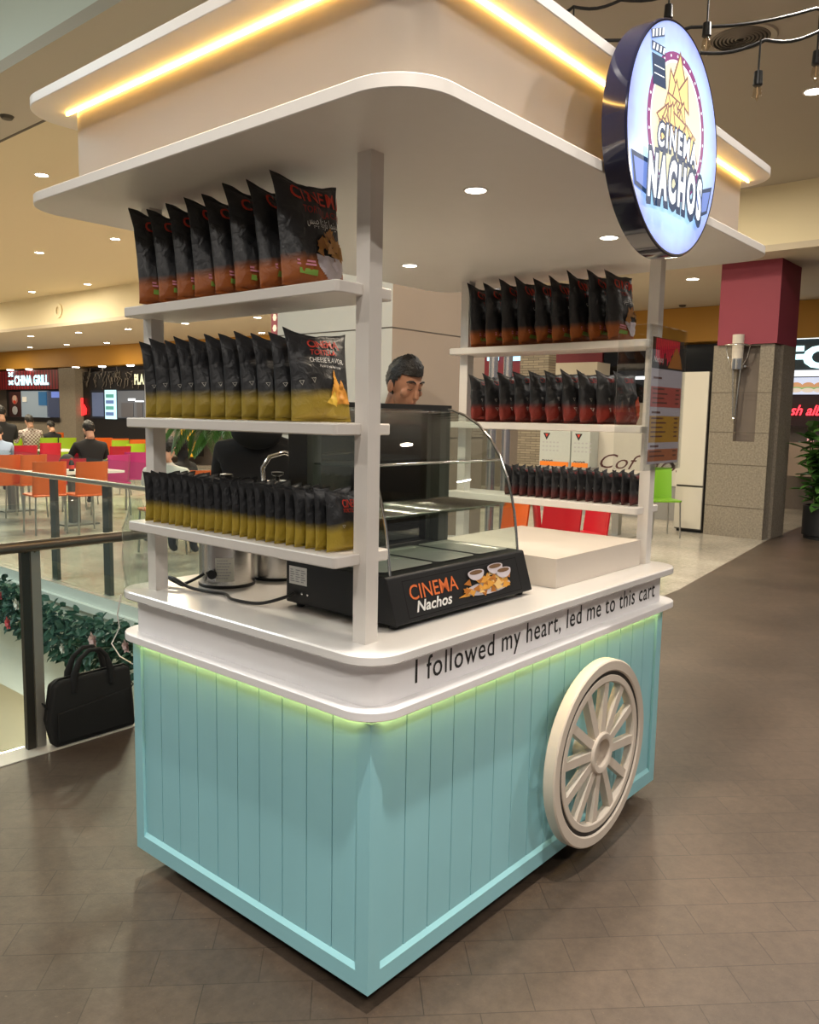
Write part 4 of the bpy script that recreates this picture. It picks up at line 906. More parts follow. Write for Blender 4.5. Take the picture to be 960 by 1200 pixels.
def seated(label, loc, rz, shirt, pants=None, skinm=None, cover=None, hairmat=None, s=1.0):
    """sitting on a 0.45 m seat, looking along -y, forearms on a table"""
    J = [((0, 0, .56), (.17, .12)), ((0, .0, .75), (.155, .11)), ((0, -.03, .98), (.18, .11)), ((0, -.05, 1.08), .065), ((0, -.075, 1.16), .05)]
    AL = [((.20, -.04, 1.00), .065), ((.27, -.12, .80), .05), ((.16, -.36, .775), .038), ((.12, -.42, .775), .03)]
    J += AL+[((-p[0], p[1], p[2]), r) for p, r in AL]
    for q_ in (1, -1): J += [((q_*.10, -.06, .53), .095), ((q_*.12, -.45, .52), .068), ((q_*.12, -.43, .10), .045), ((q_*.12, -.53, .045), .042)]
    hd, T = make_head((0, -.09, 1.25), .25, 0)
    def extra(mb):
        hd(mb)
        for q_ in (1, -1): hand(mb, (q_*.12, -.42, .775), (-q_*.5, -1, 0), q_)
    def zones(c):
        if cover and c.z > 1.02: return 0 if (c.y < -.15 and c.z > 1.15) else 1
        if c.z > 1.10: return 0
        if c.y < -.36 and .7 < c.z < .85: return 0
        return 1 if c.z > .60 or (c.y > -.13 and c.z > .5) else 2
    def bits(root):
        face_bits(root, T)
        if cover: hair_cap(root, T, .06, -.12, .6, cover, 3, 'headscarf')
        else: hair_cap(root, T, .06, -.06, .7, hairmat, 2)
    r = figure('person', label, J, BONES, [skinm or skin2, shirt, pants or jeans], zones, loc, rz, .016, extra, bits); r.scale = (s*1.08, s*1.05, s); return r

# ================================================================== FOOD COURT FURNITURE
leg_m = mat('chair_leg_steel', (.45, .44, .42), .3, .9)
plas = {k: mat('plastic_'+k, c, .35) for k, c in dict(orange=(.62, .115, .012), crimson=(.42, .012, .03), lime=(.30, .48, .02), magenta=(.42, .03, .16), red=(.50, .008, .02), green=(.22, .48, .03)).items()}
def chair(color, label, p, rz, group=None, hs=1.0):
    c = thing('plastic_chair', label, 'chair', p, rz, group)
    m = MB(); n = 8; rows = []
    for i in range(n+1):                                # backrest, curved across; the sitter looks along -y
        x = -.21+.42*i/n; cv = .045*(2*i/n-1)**2; rows.append([m.bm.verts.new((x, .19-cv+.05*(z-.45)/.4, z*hs)) for z in (.445, .60, .75, .80, .825)])
    for A, B in zip(rows[:-1], rows[1:]):
        for j in range(4): m.bm.faces.new((A[j], B[j], B[j+1], A[j+1])).smooth = True
    ret = bmesh.ops.extrude_face_region(m.bm, geom=m.bm.faces[:])
    for v in [g for g in ret['geom'] if isinstance(g, bmesh.types.BMVert)]: v.co.y += .014
    bmesh.ops.recalc_face_normals(m.bm, faces=m.bm.faces[:]); m.build('backrest', plas[color], c)
    MB().prism([(-.21, .205), (-.205, -.20), (-.17, -.225), (.17, -.225), (.205, -.20), (.21, .205)], 2, .43*hs, .452*hs).bevel(.006, 1).build('seat', plas[color], c)
    for x, y in ((-.18, -.19), (.18, -.19), (-.18, .18), (.18, .18)): MB().tube([(x*1.1, y*1.1, .001), (x, y, .43*hs)], .012, 8).build('leg', leg_m, c)
    return c
def court_chair(color, label, u, v, rz=PI, group=None, z=.93):
    p = on_z(u, v, z); off = Vector((0, .22, 0)); off.rotate(Matrix.Rotation(rz, 3, 'Z')); return chair(color, label, (p.x-off.x, p.y-off.y, .001), rz, group, z/.825)
table_w = mat('white_table_top', (.72, .70, .66), .25); table_g = mat('grey_pedestal', (.12, .115, .11), .5)
def table(label, u, v, group=None, w=.7):
    p = on_z(u, v, .745); t = thing('dining_table', label, 'table', (p.x, p.y, .001), 0, group)
    MB().box(-w/2, w/2, -.35, .35, .715, .745).bevel(.006, 1).build('tabletop', table_w, t)
    MB().box(-.06, .06, -.06, .06, .02, .715).build('pedestal', table_g, t); MB().box(-.24, .24, -.24, .24, 0, .02).build('foot', table_g, t); return t
court_chair('orange', 'orange chair nearest the far railing, beside the dark sauce bottle', 59, 541, PI-.08)
court_chair('orange', 'orange chair in front of the seated man in black, near the far railing', 109, 541, PI-.05)
court_chair('orange', 'orange chair at the edge of the photo by the nearest white table', 8, 533, PI-.2)
court_chair('orange', 'orange chair behind the nearest white table, half hidden', 41, 533, PI+.2)
court_chair('crimson', 'crimson chair behind the orange chairs, at the lime row', 31, 522, PI)
court_chair('crimson', 'crimson chair with a pale table in front of the lime row', 60, 519, PI)
court_chair('crimson', 'crimson chair beside the man in black at his right arm', 142, 523, PI)
court_chair('magenta', 'magenta chair beside the corner post of the cart', 162, 530, PI-.5)
court_chair('magenta', 'magenta chair at the pale table next to the orange pair', 141, 533, PI+.2)
for u, v, lab in ((17, 510, 'lime chair behind the man in a checked shirt, first of its row'), (39, 510, 'lime chair below the dark-haired diner, second of its row'), (58, 513, 'lime chair third in the row towards the man in black'), (80, 513, 'lime chair next to the grey backpack'), (142, 516, 'lime chair beyond the arm of the man in black'), (160, 520, 'lime chair nearest the corner post')):
    court_chair('lime', lab, u, v, PI)
for u, v, lab in ((35, 507, 'distant orange chair of the man in the checked shirt'), (66, 507, 'distant orange chair of the dark-haired diner'), (122, 513, 'distant orange chair behind the head of the man in black'), (141, 514, 'distant orange chair turned sideways below the lit screen'), (163, 515, 'distant orange chair nearest the black shop front'), (198, 553, 'orange chair under the person in white'), (243, 551, 'orange chair beside the seated woman in a black headscarf')):
    court_chair('orange', lab, u, v, PI-.2)
table('white dining table nearest the photo edge', 14, 542.5); table('white dining table behind the pair of near orange chairs', 86, 551.5, w=1.15)
table('white dining table at the crimson chair', 66, 527); table('white dining table by the lime row', 95, 519)
bp_ = on_z(84, 552, .746)
bt = thing('sauce_bottle', 'dark sauce bottle with a red label on the white table between the orange chairs', 'bottle', (bp_.x, bp_.y, .747))
MB().lathe([(.001, 0), (.035, 0), (.035, .11), (.018, .15), (.001, .15)], n=14).build('bottle_body', black_plastic, bt); MB().lathe([(.016, .15), (.016, .18), (.001, .18)], n=12).build('cap', red_ink, bt); MB().lathe([(.0355, .03), (.0358, .03), (.0358, .08), (.0355, .08)], n=14).build('bottle_label', red_ink, bt)
def seat_person(label, u, v, rz, shirt, s=1.0, z=1.37, **k):
    p = on_z(u, v, z) if z < 1.5 else at(u, v, 14); return p
def put(label, u, v, d, rz, shirt, **k):
    p = at(u, v, d); kz = (p.z)/1.37; return seated(label, (p.x, p.y, 0), rz, shirt, s=kz, **k)
put('man in black seen from behind at a crimson chair', 106, 494, 13.2, PI-.15, black_cloth)
court_chair('crimson', 'crimson chair of the seated man in black', 101, 527, PI)
chk = bpy.data.materials.new('checked_shirt'); chk.use_nodes = True; nt = chk.node_tree; ck = nt.nodes.new('ShaderNodeTexChecker'); ck.inputs['Scale'].default_value = 26; ck.inputs[1].default_value = (.45, .42, .38, 1); ck.inputs[2].default_value = (.16, .10, .09, 1)
tc = nt.nodes.new('ShaderNodeTexCoord'); nt.links.new(tc.outputs['Object'], ck.inputs[0]); nt.links.new(ck.outputs[0], nt.nodes['Principled BSDF'].inputs['Base Color'])
put('diner in a checked shirt seen from behind, below the red shop sign', 36, 487, 19, PI, chk)
put('diner with dark hair in dark clothes beside the speckled shop pillar', 62, 494, 20.5, PI+.2, black_cloth)
put('standing-height diner in black at the photo edge by the red shop', 2, 476, 17.5, PI, black_cloth)
put('diner in a pale blue shirt at the photo edge', -2, 500, 15.2, PI-.3, mat('pale_blue_shirt', (.28, .36, .5), .8))
put('person in a white top behind the corner post', 192, 513, 8.5, PI-1.0, mat('white_top', (.62, .60, .56), .8))
put('woman in a black headscarf seen between the cart shelves', 219, 513, 9.7, PI+.5, mat('black_robe', (.008, .008, .008), .9), cover=mat('black_scarf', (.008, .008, .009), .9))
bk = thing('backpack', 'dark grey backpack leaning beside the man in black', 'bag', at(79, 546, 12.9), PI)
bk.location.z = .455
MB().ball((0, 0, .22), (.15, .10, .22), u=16, v=12).build('pack', mat('grey_nylon', (.035, .04, .04), .8), bk); MB().ball((0, .09, .13), (.10, .04, .10)).build('pocket', mat('grey_nylon', (.035, .04, .04), .8), bk)
bs = chair('crimson', 'crimson chair holding the grey backpack', (bk.location.x, bk.location.y, .001), PI)

# right-hand side of the cart
court_chair('red', 'red chair behind the plinth, back towards the cart', 663, 584, PI/2+2.9)
court_chair('red', 'red chair with arm beside the orange chair', 627, 578, .6)
court_chair('red', 'red chair nearest the table pedestal', 707, 573, PI/2+2.6)
court_chair('orange', 'orange chair behind the food warmer glass', 610, 576, PI/2+2.7)
g_ = on_z(773, 628, 0); chair('green', 'lime green chair beside the white cold cabinet', (g_.x, g_.y, .001), -.75, hs=1.13)
tb = on_z(722, 628, 0); t = thing('dining_table', 'cafe table with steel pedestal behind the lowest bags', 'table', (tb.x, tb.y, .001))
MB().box(-.35, .35, -.35, .35, .71, .74).bevel(.005, 1).build('tabletop', table_w, t); MB().box(-.05, .05, -.05, .05, .02, .71).build('pedestal', leg_m, t); MB().box(-.26, .26, -.26, .26, 0, .02).build('foot', leg_m, t)

# white kiosk with script lettering, cartons on it
kc = at(715, 560, 13.7); TY = Vector((0, -1, 0))
kx = kc.x; k0 = on_x(806, 540, kx).y; k1 = on_x(643, 540, kx).y
kio = thing('kiosk_counter', 'white cafe kiosk counter with brown script lettering', 'kiosk', (kx, (k0+k1)/2, 0)); hw = (k1-k0)/2
zt_ = on_x(715, 547, kx).z
MB().box(0, .6, -hw, hw, .0, .55).build('plinth_base', mat('kiosk_grey', (.30, .29, .28), .5), kio)
MB().box(-.03, .63, -hw-.02, hw+.02, .55, 1.40).build('panel', mat('kiosk_white', (.66, .62, .55), .35), kio)
scr = mat('script_brown', (.10, .03, .03), .5)
for body, u, v in (('Cof Ho', 703, 548), ('San', 778, 553)):
    p = on_x(u, v, kx-.031); m = MB(); words(m, body, .24, lambda x, z: (-.032, p.y-kio.location.y-x, p.z+z), 0, 0, 1.25, shear=.45, bold=-.004); m.build('lettering', scr, kio, label='brown script lettering')
cart_w = mat('carton_grey', (.47, .50, .48), .6, noise_amt=.05)
for i, (u0, u1, lab) in enumerate(((632, 668, 'pale grey drinks carton with printed rows, nearest the stone pillar'), (669, 691, 'pale grey drinks carton with printed rows, beside the script lettering'))):
    y1 = on_x(u0, 520, kx-.36).y; y0 = on_x(u1, 520, kx-.36).y; z0 = on_x(650, 546, kx-.36).z
    bx = thing('drinks_carton', lab, 'carton', (kx-.18, (y0+y1)/2, z0)); w = (y1-y0)/2-.004
    MB().box(-.16, .13, -w, w, 0, .60).bevel(.006, 1).build('carton_body', cart_w, bx)
    m = MB(); fn = lambda x, z: (-.1615, w-x, z)
    for r_ in range(3):
        for c_ in range(5): shape(m, [(.05+c_*.07, .25+r_*.07), (.09+c_*.07, .25+r_*.07), (.09+c_*.07, .275+r_*.07), (.05+c_*.07, .275+r_*.07)], fn, 0)
    shape(m, [(.06, .56), (.20, .56), (.13, .44)], fn, 1); shape(m, [(.10, .545), (.16, .545), (.13, .49)], lambda x, z: (-.1625, w-x, z), 2)
    Vt, Ft, wt = text2d('Bond', .07, 1, shear=.25, bold=.02); put2d(m, [(wt-a_+.04, .10-b_) for a_, b_ in Vt], Ft, fn, 1)
    m.build('carton_print', [grey_ink, black_ink, red_ink], bx)
    tg = MB().box(-.175, -.164, -w+.02, w-.02, -.0, .075); tg.build('price_card', mat('orange_card', (.85, .22, .02), .5), bx, label='orange price card')
sh_ = MB().box(-.18, .14, -.62, .36, 0, 1.0); sb_ = sh_.bevel(.004, 1).build('drinks_stand', mat('kiosk_grey', (.30, .29, .28), .5)); sb_.location = (kx-.21, on_x(655, 540, kx-.36).y+.05, 0)
for o_ in bpy.data.objects:
    if o_.name.startswith('drinks_carton'): z0_ = o_.location.z
sb_.scale.z = z0_/1.0-.001; tag(sb_, 'grey stand under the two drinks cartons', 'stand')
stone = bpy.data.materials.new('stacked_stone'); stone.use_nodes = True; nt = stone.node_tree; br = nt.nodes.new('ShaderNodeTexBrick'); tc = nt.nodes.new('ShaderNodeTexCoord'); sp2 = nt.nodes.new('ShaderNodeSeparateXYZ'); cb2 = nt.nodes.new('ShaderNodeCombineXYZ'); nt.links.new(tc.outputs['Object'], sp2.inputs[0]); nt.links.new(sp2.outputs['Y'], cb2.inputs['X']); nt.links.new(sp2.outputs['Z'], cb2.inputs['Y'])
br.inputs['Scale'].default_value = 1; br.inputs['Brick Width'].default_value = .22; br.inputs['Row Height'].default_value = .045; br.inputs['Color1'].default_value = (.30, .25, .18, 1); br.inputs['Color2'].default_value = (.20, .165, .12, 1); br.inputs['Mortar'].default_value = (.07, .06, .05, 1); br.inputs['Mortar Size'].default_value = .004
nt.links.new(cb2.outputs[0], br.inputs[0]); nt.links.new(br.outputs[0], nt.nodes['Principled BSDF'].inputs['Base Color'])
sp_ = at(626, 480, 14.6); s0 = on_x(641, 480, sp_.x).y; s1 = on_x(608, 480, sp_.x).y
struct(MB().prism([(sp_.x, s0), (sp_.x+.25, s0), (sp_.x+.25, s1), (sp_.x, s1)], 2, 0, 3.7).build('wall_stone_pillar', stone))
for i, u in enumerate((577, 594)):
    p = at(u, 480, 7.6); struct(MB().lathe([(.042, 0), (.042, 4.5)], (p.x, p.y, 0), 20).build('trim_%d' % (5+i), mat('grey_pole', (.42, .42, .45), .25, .8)))
# cold cabinet
fr_ = thing('cold_cabinet', 'tall white cold cabinet beside the speckled column', 'fridge', (9.97, 3.17, 0)); cab = mat('cabinet_white', (.60, .56, .48), .4)
MB().box(0, .62, -.20, .19, .04, 2.27).bevel(.01, 2).build('carcass', mat('cabinet_side', (.10, .09, .08), .5), fr_)
MB().box(-.035, -.001, -.20, .19, .68, 2.27).bevel(.01, 2).build('door', cab, fr_); MB().box(-.035, -.001, -.20, .19, .06, .65).bevel(.01, 2).build('drawer', cab, fr_)
for x in (.05, .55): MB().box(x, x+.05, -.19, .18, 0, .04).build('foot', black_plastic, fr_)
for i in range(14): MB().box(.08, .50, -.203, -.2005, .9+i*.07, .93+i*.07).build('vent_slot', black_plastic, fr_)
# sconce on the granite column
sp_ = on_x(865, 410, 9.90); sc = thing('wall_sconce', 'steel wall sconce with frosted glass cylinder on the speckled column', 'lamp', (9.90, sp_.y, sp_.z))
MB().lathe([(.001, -.17), (.07, -.17), (.078, .20), (.074, .20), (.066, -.15), (.001, -.15)], n=24).build('shade', mat('frosted_glass', (.62, .57, .50), .6), sc, label='frosted glass cylinder')
MB().lathe([(.078, -.26), (.082, -.26), (.082, -.12), (.078, -.12), (.078, -.26)], n=24).build('band', chrome, sc)
MB().tube([(.17*math.cos(a), .17*math.sin(a), .06) for a in [2*PI*i/24 for i in range(24)]], .012, 8, closed=True).build('ring', chrome, sc)
for s_ in (-1, 1):
    MB().tube([(0, s_*.16, .05), (0, s_*.13, -.10), (0, s_*.08, -.20)], .007, 6).build('arm', chrome, sc); MB().tube([(0, s_*.05, -.26), (0, s_*.014, -.90)], .009, 6).build('rod', chrome, sc)
MB().ball((0, 0, -.92), .03).build('finial', chrome, sc); MB().tube([(.02, -.10, -.22), (.146, -.10, -.22)], .015, 8).build('wall_mount', chrome, sc)
# potted plant by the column
def pot_plant(name, label, loc, r, h, leafs, mt):
    pl = thing(name, label, 'plant', loc); pot = MB().lathe([(.001, 0), (r*.92, 0), (r*.92, .05), (r, .055), (r, h), (r-.03, h), (r-.03, h-.05), (.001, h-.05)], n=36).build('pot', mat('black_pot', (.015, .015, .016), .45), pl)
    MB().lathe([(r-.032, h-.048), (.001, h-.03)], n=24).build('soil', mat('soil', (.03, .02, .015), .9), pl)
    return pl
pp = on_z(926, 631, 0); pl = pot_plant('potted_plant', 'broad-leaved green plant in a black pot beside the speckled column', (pp.x+.36, pp.y-.36, .001), .31, .46, 0, None)
rnd = random.Random(21); m = MB(); st = MB(); lm = mat('plant_leaf', (.07, .18, .035), .35, noise_amt=.4, noise_scale=7)
for k in range(15):
    bx, by = rnd.uniform(-.15, .15), rnd.uniform(-.15, .15); h_ = rnd.uniform(.7, 1.15); lx, ly = bx*1.8, by*1.8
    st.tube([(bx, by, .42), ((bx+lx)/2, (by+ly)/2, .42+h_*.5), (lx, ly, .42+h_)], .010, 6)
    for j in range(19):
        t = .08+.92*j/18; a = rnd.uniform(0, 2*PI); c = Vector((bx+(lx-bx)*t, by+(ly-by)*t, .42+h_*t)); leaf(m, c, Vector((math.cos(a), math.sin(a), rnd.uniform(-.5, .55))), Vector((0, 0, 1)), rnd.uniform(.22, .36), rnd.uniform(.055, .09))
m.build('leaves', lm, pl); st.build('stems', mat('stem', (.10, .12, .04), .6), pl)
# palm behind the cart
pm_ = on_z(262, 560, .5); pm_ = at(284, 470, 7.4); pm_ = Vector((pm_.x, pm_.y, .001))
pa = pot_plant('potted_palm', 'tall palm with drooping fronds beyond the glass railing, seen between the bags', pm_, .2, .4, 0, None)
m = MB(); rnd = random.Random(8); st = MB()
for k in range(26):
    a = 2*PI*k/22+rnd.uniform(-.2, .2); el = rnd.uniform(.85, 1.5) if k < 20 else 1.5; Ls = rnd.uniform(.62, .95) if k < 20 else rnd.uniform(1.2, 1.5); pts = []
    p = Vector((.04*math.cos(a), .04*math.sin(a), 1.42)); d = Vector((math.cos(a)*math.cos(el), math.sin(a)*math.cos(el), math.sin(el)))
    for i in range(19):
        pts.append(p.copy()); p = p+d*(Ls/18); d = (d+Vector((math.cos(a)*.02, math.sin(a)*.02, -.165))).normalized()
        if i > 3:
            sd = d.cross(Vector((0, 0, 1))); sd = sd.normalized() if sd.length > .01 else Vector((1, 0, 0))
            for q_ in (-1, 1): leaf(m, p, d*.9+sd*q_*.7+Vector((0, 0, -.30)), Vector((0, 0, 1)), .30*(1-abs(i-9)/13), .017)
    st.tube(pts, [.011-.0005*i for i in range(19)], 5)
st.tube([(0, 0, .36), (.0, .0, 1.46)], [.05, .045], 8)
m.build('fronds', mat('palm_leaf', (.055, .14, .025), .4, noise_amt=.35, noise_scale=5), pa); st.build('stalks', mat('stem', (.10, .12, .04), .6), pa)

# ================================================================== SHOP FRONTS
TW = Vector((.065, -1, 0)).normalized()                     # reading direction along the fronts
def panel(name, u0, v0, u1, v1, off, th, m, parent=None, label=None):
    um = (u0+u1)/2; A = wl(u0, (v0+v1)/2, off); B = wl(u1, (v0+v1)/2, off); z0, z1 = wl(um, v1, off).z, wl(um, v0, off).z
    A = Vector((A.x, A.y, max(0.001, z0))); B = Vector((B.x, B.y, A.z))
    mb = MB().obox(A, B-A, SN*th, (0, 0, z1-A.z)); 
    if parent is not None: mb.xf(Matrix.Translation(-parent.location))
    return mb.build(name, m, parent, label)
def wtext(body, u0, v0, u1, v1, off, m, parent, name='lettering', label=None, **k):
    A = wl(u0, v1, off); B = wl(u1, v1, off); h = (wl((u0+u1)/2, v0, off).z-wl((u0+u1)/2, v1, off).z); V, F, w = text2d(body, h, 1, **k); kx = (Vector((B.x-A.x, B.y-A.y)).length)/w
    mb = MB(); P0 = A-parent.location; put2d(mb, [(x*kx, z) for x, z in V], F, lambda x, z: P0+TW*x+Vector((0, 0, z))); return mb.build(name, m, parent, label)
ribs = bpy.data.materials.new('red_ribbed_panel'); ribs.use_nodes = True; nt = ribs.node_tree; wv = nt.nodes.new('ShaderNodeTexWave'); wv.bands_direction = 'Y'; wv.inputs['Scale'].default_value = 1.6; cr = nt.nodes.new('ShaderNodeValToRGB'); cr.color_ramp.elements[0].color = (.05, .004, .006, 1); cr.color_ramp.elements[1].color = (.26, .015, .02, 1); tc = nt.nodes.new('ShaderNodeTexCoord')
nt.links.new(tc.outputs['Object'], wv.inputs[0]); nt.links.new(wv.outputs['Fac'], cr.inputs[0]); nt.links.new(cr.outputs[0], nt.nodes['Principled BSDF'].inputs['Base Color'])
dk = mat('shop_black', (.012, .010, .010), .35)
cg_ = thing('grill_shop', 'red ribbed food shop front with lit CHINA GRILL lettering', 'shop', wl(35, 515, .3)); cg_.location.z = 0
panel('sign_panel', -60, 435, 71, 456.5, .25, .2, ribs, cg_); wtext('CHINA GRILL', 17, 440.5, 57, 451, .28, glow('cyan_letters', (.45, .92, 1), 2.2), cg_, label='lit cyan CHINA GRILL lettering', bold=.04)
lg = MB(); P0 = wl(13, 454, .28)-cg_.location
for i in range(4): lg.tube([P0+TW*(.12*math.cos(t)) + Vector((0, 0, .10+.15*i+.06*math.sin(t)))for t in [PI*j/8+(PI if i % 2 else 0) for j in range(9)]], .03, 6)
lg.build('logo', glow('cyan_letters', (.45, .92, 1), 2.2), cg_)
panel('window_frame', 8, 456.5, 70, 490, .12, .1, dk, cg_); panel('menu_poster', 11, 459, 24.5, 489, .15, .03, mat('poster_dark', (.05, .02, .02), .4), cg_)
pz = MB(); P0 = wl(17.5, 474, .17)-cg_.location
for r_, mi, dz in ((.22, 0, .18), (.15, 1, .22), (.20, 2, -.22), (.08, 3, .10)): shape(pz, circ(0, dz, r_, 20, r_*.8), lambda x, z: P0+TW*x+Vector((0, 0, z))-SN*(.004*mi), mi)
pz.build('poster_print', [mat('poster_a', (.35, .12, .10), .5), mat('poster_b', (.55, .40, .32), .5), grey_ink, red_ink], cg_)
panel('back_wall', 25, 458, 57, 489, .15, .03, glow('lit_kitchen_wall', (.27, .32, .35), .55), cg_, label='grey-blue lit kitchen wall'); panel('banner', 45, 459, 54, 475, .18, .03, glow('blue_banner', (.03, .12, .25), .6), cg_); panel('kitchen', 55, 458, 69, 489, .15, .03, glow('dark_kitchen', (.05, .06, .10), .6), cg_); panel('lamp_glow', 60, 459, 69, 466, .17, .02, glow('blue_light', (.15, .22, .6), .8), cg_)
panel('paper', 26, 465, 31, 471, .18, .01, white_ink, cg_); panel('worktop', 4, 489, 72, 494, .5, .5, dk, cg_); panel('counter_front', 4, 494, 72, 530, .45, .4, gran, cg_)
struct(panel('wall_shop_pillar', 70, 431, 88.5, 530, .5, .5, gran))
bs_ = thing('dark_shop', 'black food shop front with twig pattern, red hand light and lit screens', 'shop', wl(150, 515, .3)); bs_.location.z = 0
panel('front_panel', 89, 434, 232, 530, .2, .2, dk, bs_)
tw = MB(); rnd = random.Random(2)
for i in range(46):
    u = rnd.uniform(96, 165); v = rnd.uniform(440, 456); pts = []
    for j in range(4): pts.append(wl(u+j*rnd.uniform(-1.2, 1.2), v-j*rnd.uniform(1, 4.5), .22)-bs_.location)
    tw.tube(pts, .012, 4)
tw.build('twig_pattern', mat('twig_grey', (.14, .12, .10), .6), bs_)
hd_ = MB(); red_l = glow('red_light', (1, .03, .03), 1.6); P0 = wl(94, 477, .26)-bs_.location; hs_ = .32
for pts in ([(-.35, -.7), (.1, -.95), (.55, -.75), (.6, -.2), (.35, .3), (-.45, .25)],): hd_.prism([(x*hs_, z*hs_) for x, z in pts], 0, -.03, .03)
for x, z0, z1, r_ in ((-.35, .2, .95, .11), (-.08, .25, 1.15, .11), (.2, .2, .95, .11)): hd_.tube([(0, x*hs_, z0*hs_), (0, x*hs_*1.05, z1*hs_)], r_*hs_, 8)
hd_.bevel(.01, 1) if False else None
hd_.xf(Matrix.Translation(P0) @ Matrix(((SN.x, TW.x*1.9, 0, 0), (SN.y, TW.y*1.9, 0, 0), (0, 0, 1, 0), (0, 0, 0, 1)))); hd_.build('hand_light', red_l, bs_, label='red glowing hand-shaped light')
panel('screen_wall', 106, 457, 172, 491, .24, .04, mat('night_blue', (.02, .025, .04), .3), bs_); panel('screen', 108, 460, 121, 488, .27, .02, glow('dim_blue_screen', (.10, .13, .22), .6), bs_)
panel('drinks_fridge', 123, 457, 136, 491, .27, .02, glow('fridge_light', (.55, .85, .95), .95), bs_, label='bright drinks fridge')
for i in range(4): panel('fridge_shelf', 124, 462+i*7, 133, 466+i*7, .29, .01, glow('bottles_%d' % (i % 2), ((.10, .35, .30), (.12, .20, .42))[i % 2], .7), bs_)
panel('hatch', 138, 458, 171, 490, .26, .02, glow('dim_kitchen', (.12, .13, .15), .5), bs_); panel('hood_lamp', 150, 467, 158, 469.5, .28, .02, glow('white_strip', (.9, .95, 1), 1.5), bs_); panel('hood_lamp', 158.5, 469.5, 168, 471, .28, .02, glow('white_strip', (.9, .95, 1), 1.5), bs_)
for u in (145, 152, 163): panel('kitchen_unit', u-3, 472, u+4, 489, .28, .02, mat('kitchen_steel', (.10, .10, .12), .4), bs_)
wtext('PLA', 157.5, 439, 169, 450, .24, glow('cream_letters', (.72, .72, .48), .9), bs_, label='cream lettering', bold=.05)
ysh = thing('yellow_stall', 'narrow yellow stall panel beyond the diners between the cart posts', 'stall', wl(218, 515, .5)); ysh.location.z = 0
panel('yellow_panel', 212, 488, 226, 535, .5, .1, mat('stall_yellow', (.80, .42, .02), .5), ysh); panel('stone_panel', 194, 488, 211, 535, .45, .1, gran, ysh)
# right-hand shops
fs = thing('burger_shop', 'food shop with big lit letters, burger photo strip and red neon script beyond the plant', 'shop', wl(960, 520, .3)); fs.location.z = 0
panel('sign_panel', 902, 396, 1030, 433, .2, .2, mat('sign_slate', (.02, .035, .045), .35), fs); wl_ = glow('white_edge_light', (.9, .97, 1), 2.0)
panel('edge_light', 902, 393, 1030, 396, .25, .2, wl_, fs); panel('edge_light', 902, 433.5, 1030, 440, .25, .2, glow('white_soft_light', (.85, .9, .95), 1.1), fs)
wtext('FO', 917, 407, 985, 431, .23, glow('ice_letters', (.62, .95, .98), 1.5), fs, label='ice-blue lit letters', bold=.05)
panel('photo_strip', 902, 442, 1030, 462, .24, .1, glow('photo_strip_light', (.62, .68, .85), .9), fs)
bg = MB()
for i in range(9):
    u = 905+i*14; P0 = wl(u, 456, .26)-fs.location
    for r_, mi, dz, hz in ((.105, 0, .05, .07), (.11, 1, .01, .03), (.10, 2, -.02, .04)): shape(bg, circ(0, dz, r_, 18, hz), lambda x, z: P0+TW*x+Vector((0, 0, z))-SN*(.003*mi), mi)
bg.build('burger_photos', [glow('bun', (.62, .32, .16), .8), glow('lettuce', (.3, .5, .2), .7), glow('patty', (.75, .62, .5), .8)], fs)
panel('dark_back', 902, 462, 1030, 500, .15, .1, mat('shop_maroon', (.03, .008, .010), .4), fs)
nm = MB(); wtext('Fresh alb', 905, 474.5, 964, 486, .2, glow('red_neon', (1, .04, .06), 2.6), fs, label='red neon script', shear=.35, bold=.02)
panel('counter', 915, 520, 1030, 560, .5, .5, mat('stall_counter', (.35, .26, .2), .5), fs); panel('white_unit', 954, 528, 1000, 585, .9, .3, mat('unit_white', (.6, .58, .55), .4), fs); panel('till_screen', 946, 512, 953, 519, .3, .05, glow('pink_screen', (.8, .35, .35), .8), fs)
rsf = thing('screen_shop', 'dark shop front with wine red band and black screens behind the far bags', 'shop', wl(720, 520, .3)); rsf.location.z = 0
panel('red_band', 560, 404, 706, 440, .18, .2, mat('wine_red', (.22, .025, .04), .5), rsf); panel('black_screen', 707, 404, 755, 472, .22, .1, mat('screen_gloss', (.01, .01, .011), .12), rsf); panel('black_screen', 762, 404, 850, 438, .22, .1, mat('screen_gloss', (.01, .01, .011), .12), rsf)
panel('white_ledge', 560, 399.5, 860, 403.5, .3, .2, mat('ledge_white', (.7, .64, .52), .5), rsf); panel('light_bar', 738, 441, 759, 444.5, .3, .03, glow('white_edge_light', (.9, .97, 1), 2.0), rsf)
for u0 in (571, 600): panel('light_box', u0, 417.5, u0+12.5, 422.5, .3, .05, glow('cyan_box', (.45, .8, 1), 1.5), rsf)
panel('white_canopy', 635, 425, 700, 440, 1.2, .6, mat('ledge_white', (.7, .64, .52), .5), rsf); panel('wall_panel', 640, 440, 706, 520, .2, .1, mat('shop_brown', (.10, .07, .05), .5), rsf); panel('wall_panel', 707, 472, 850, 530, .2, .1, mat('shop_cream', (.50, .44, .36), .5), rsf)

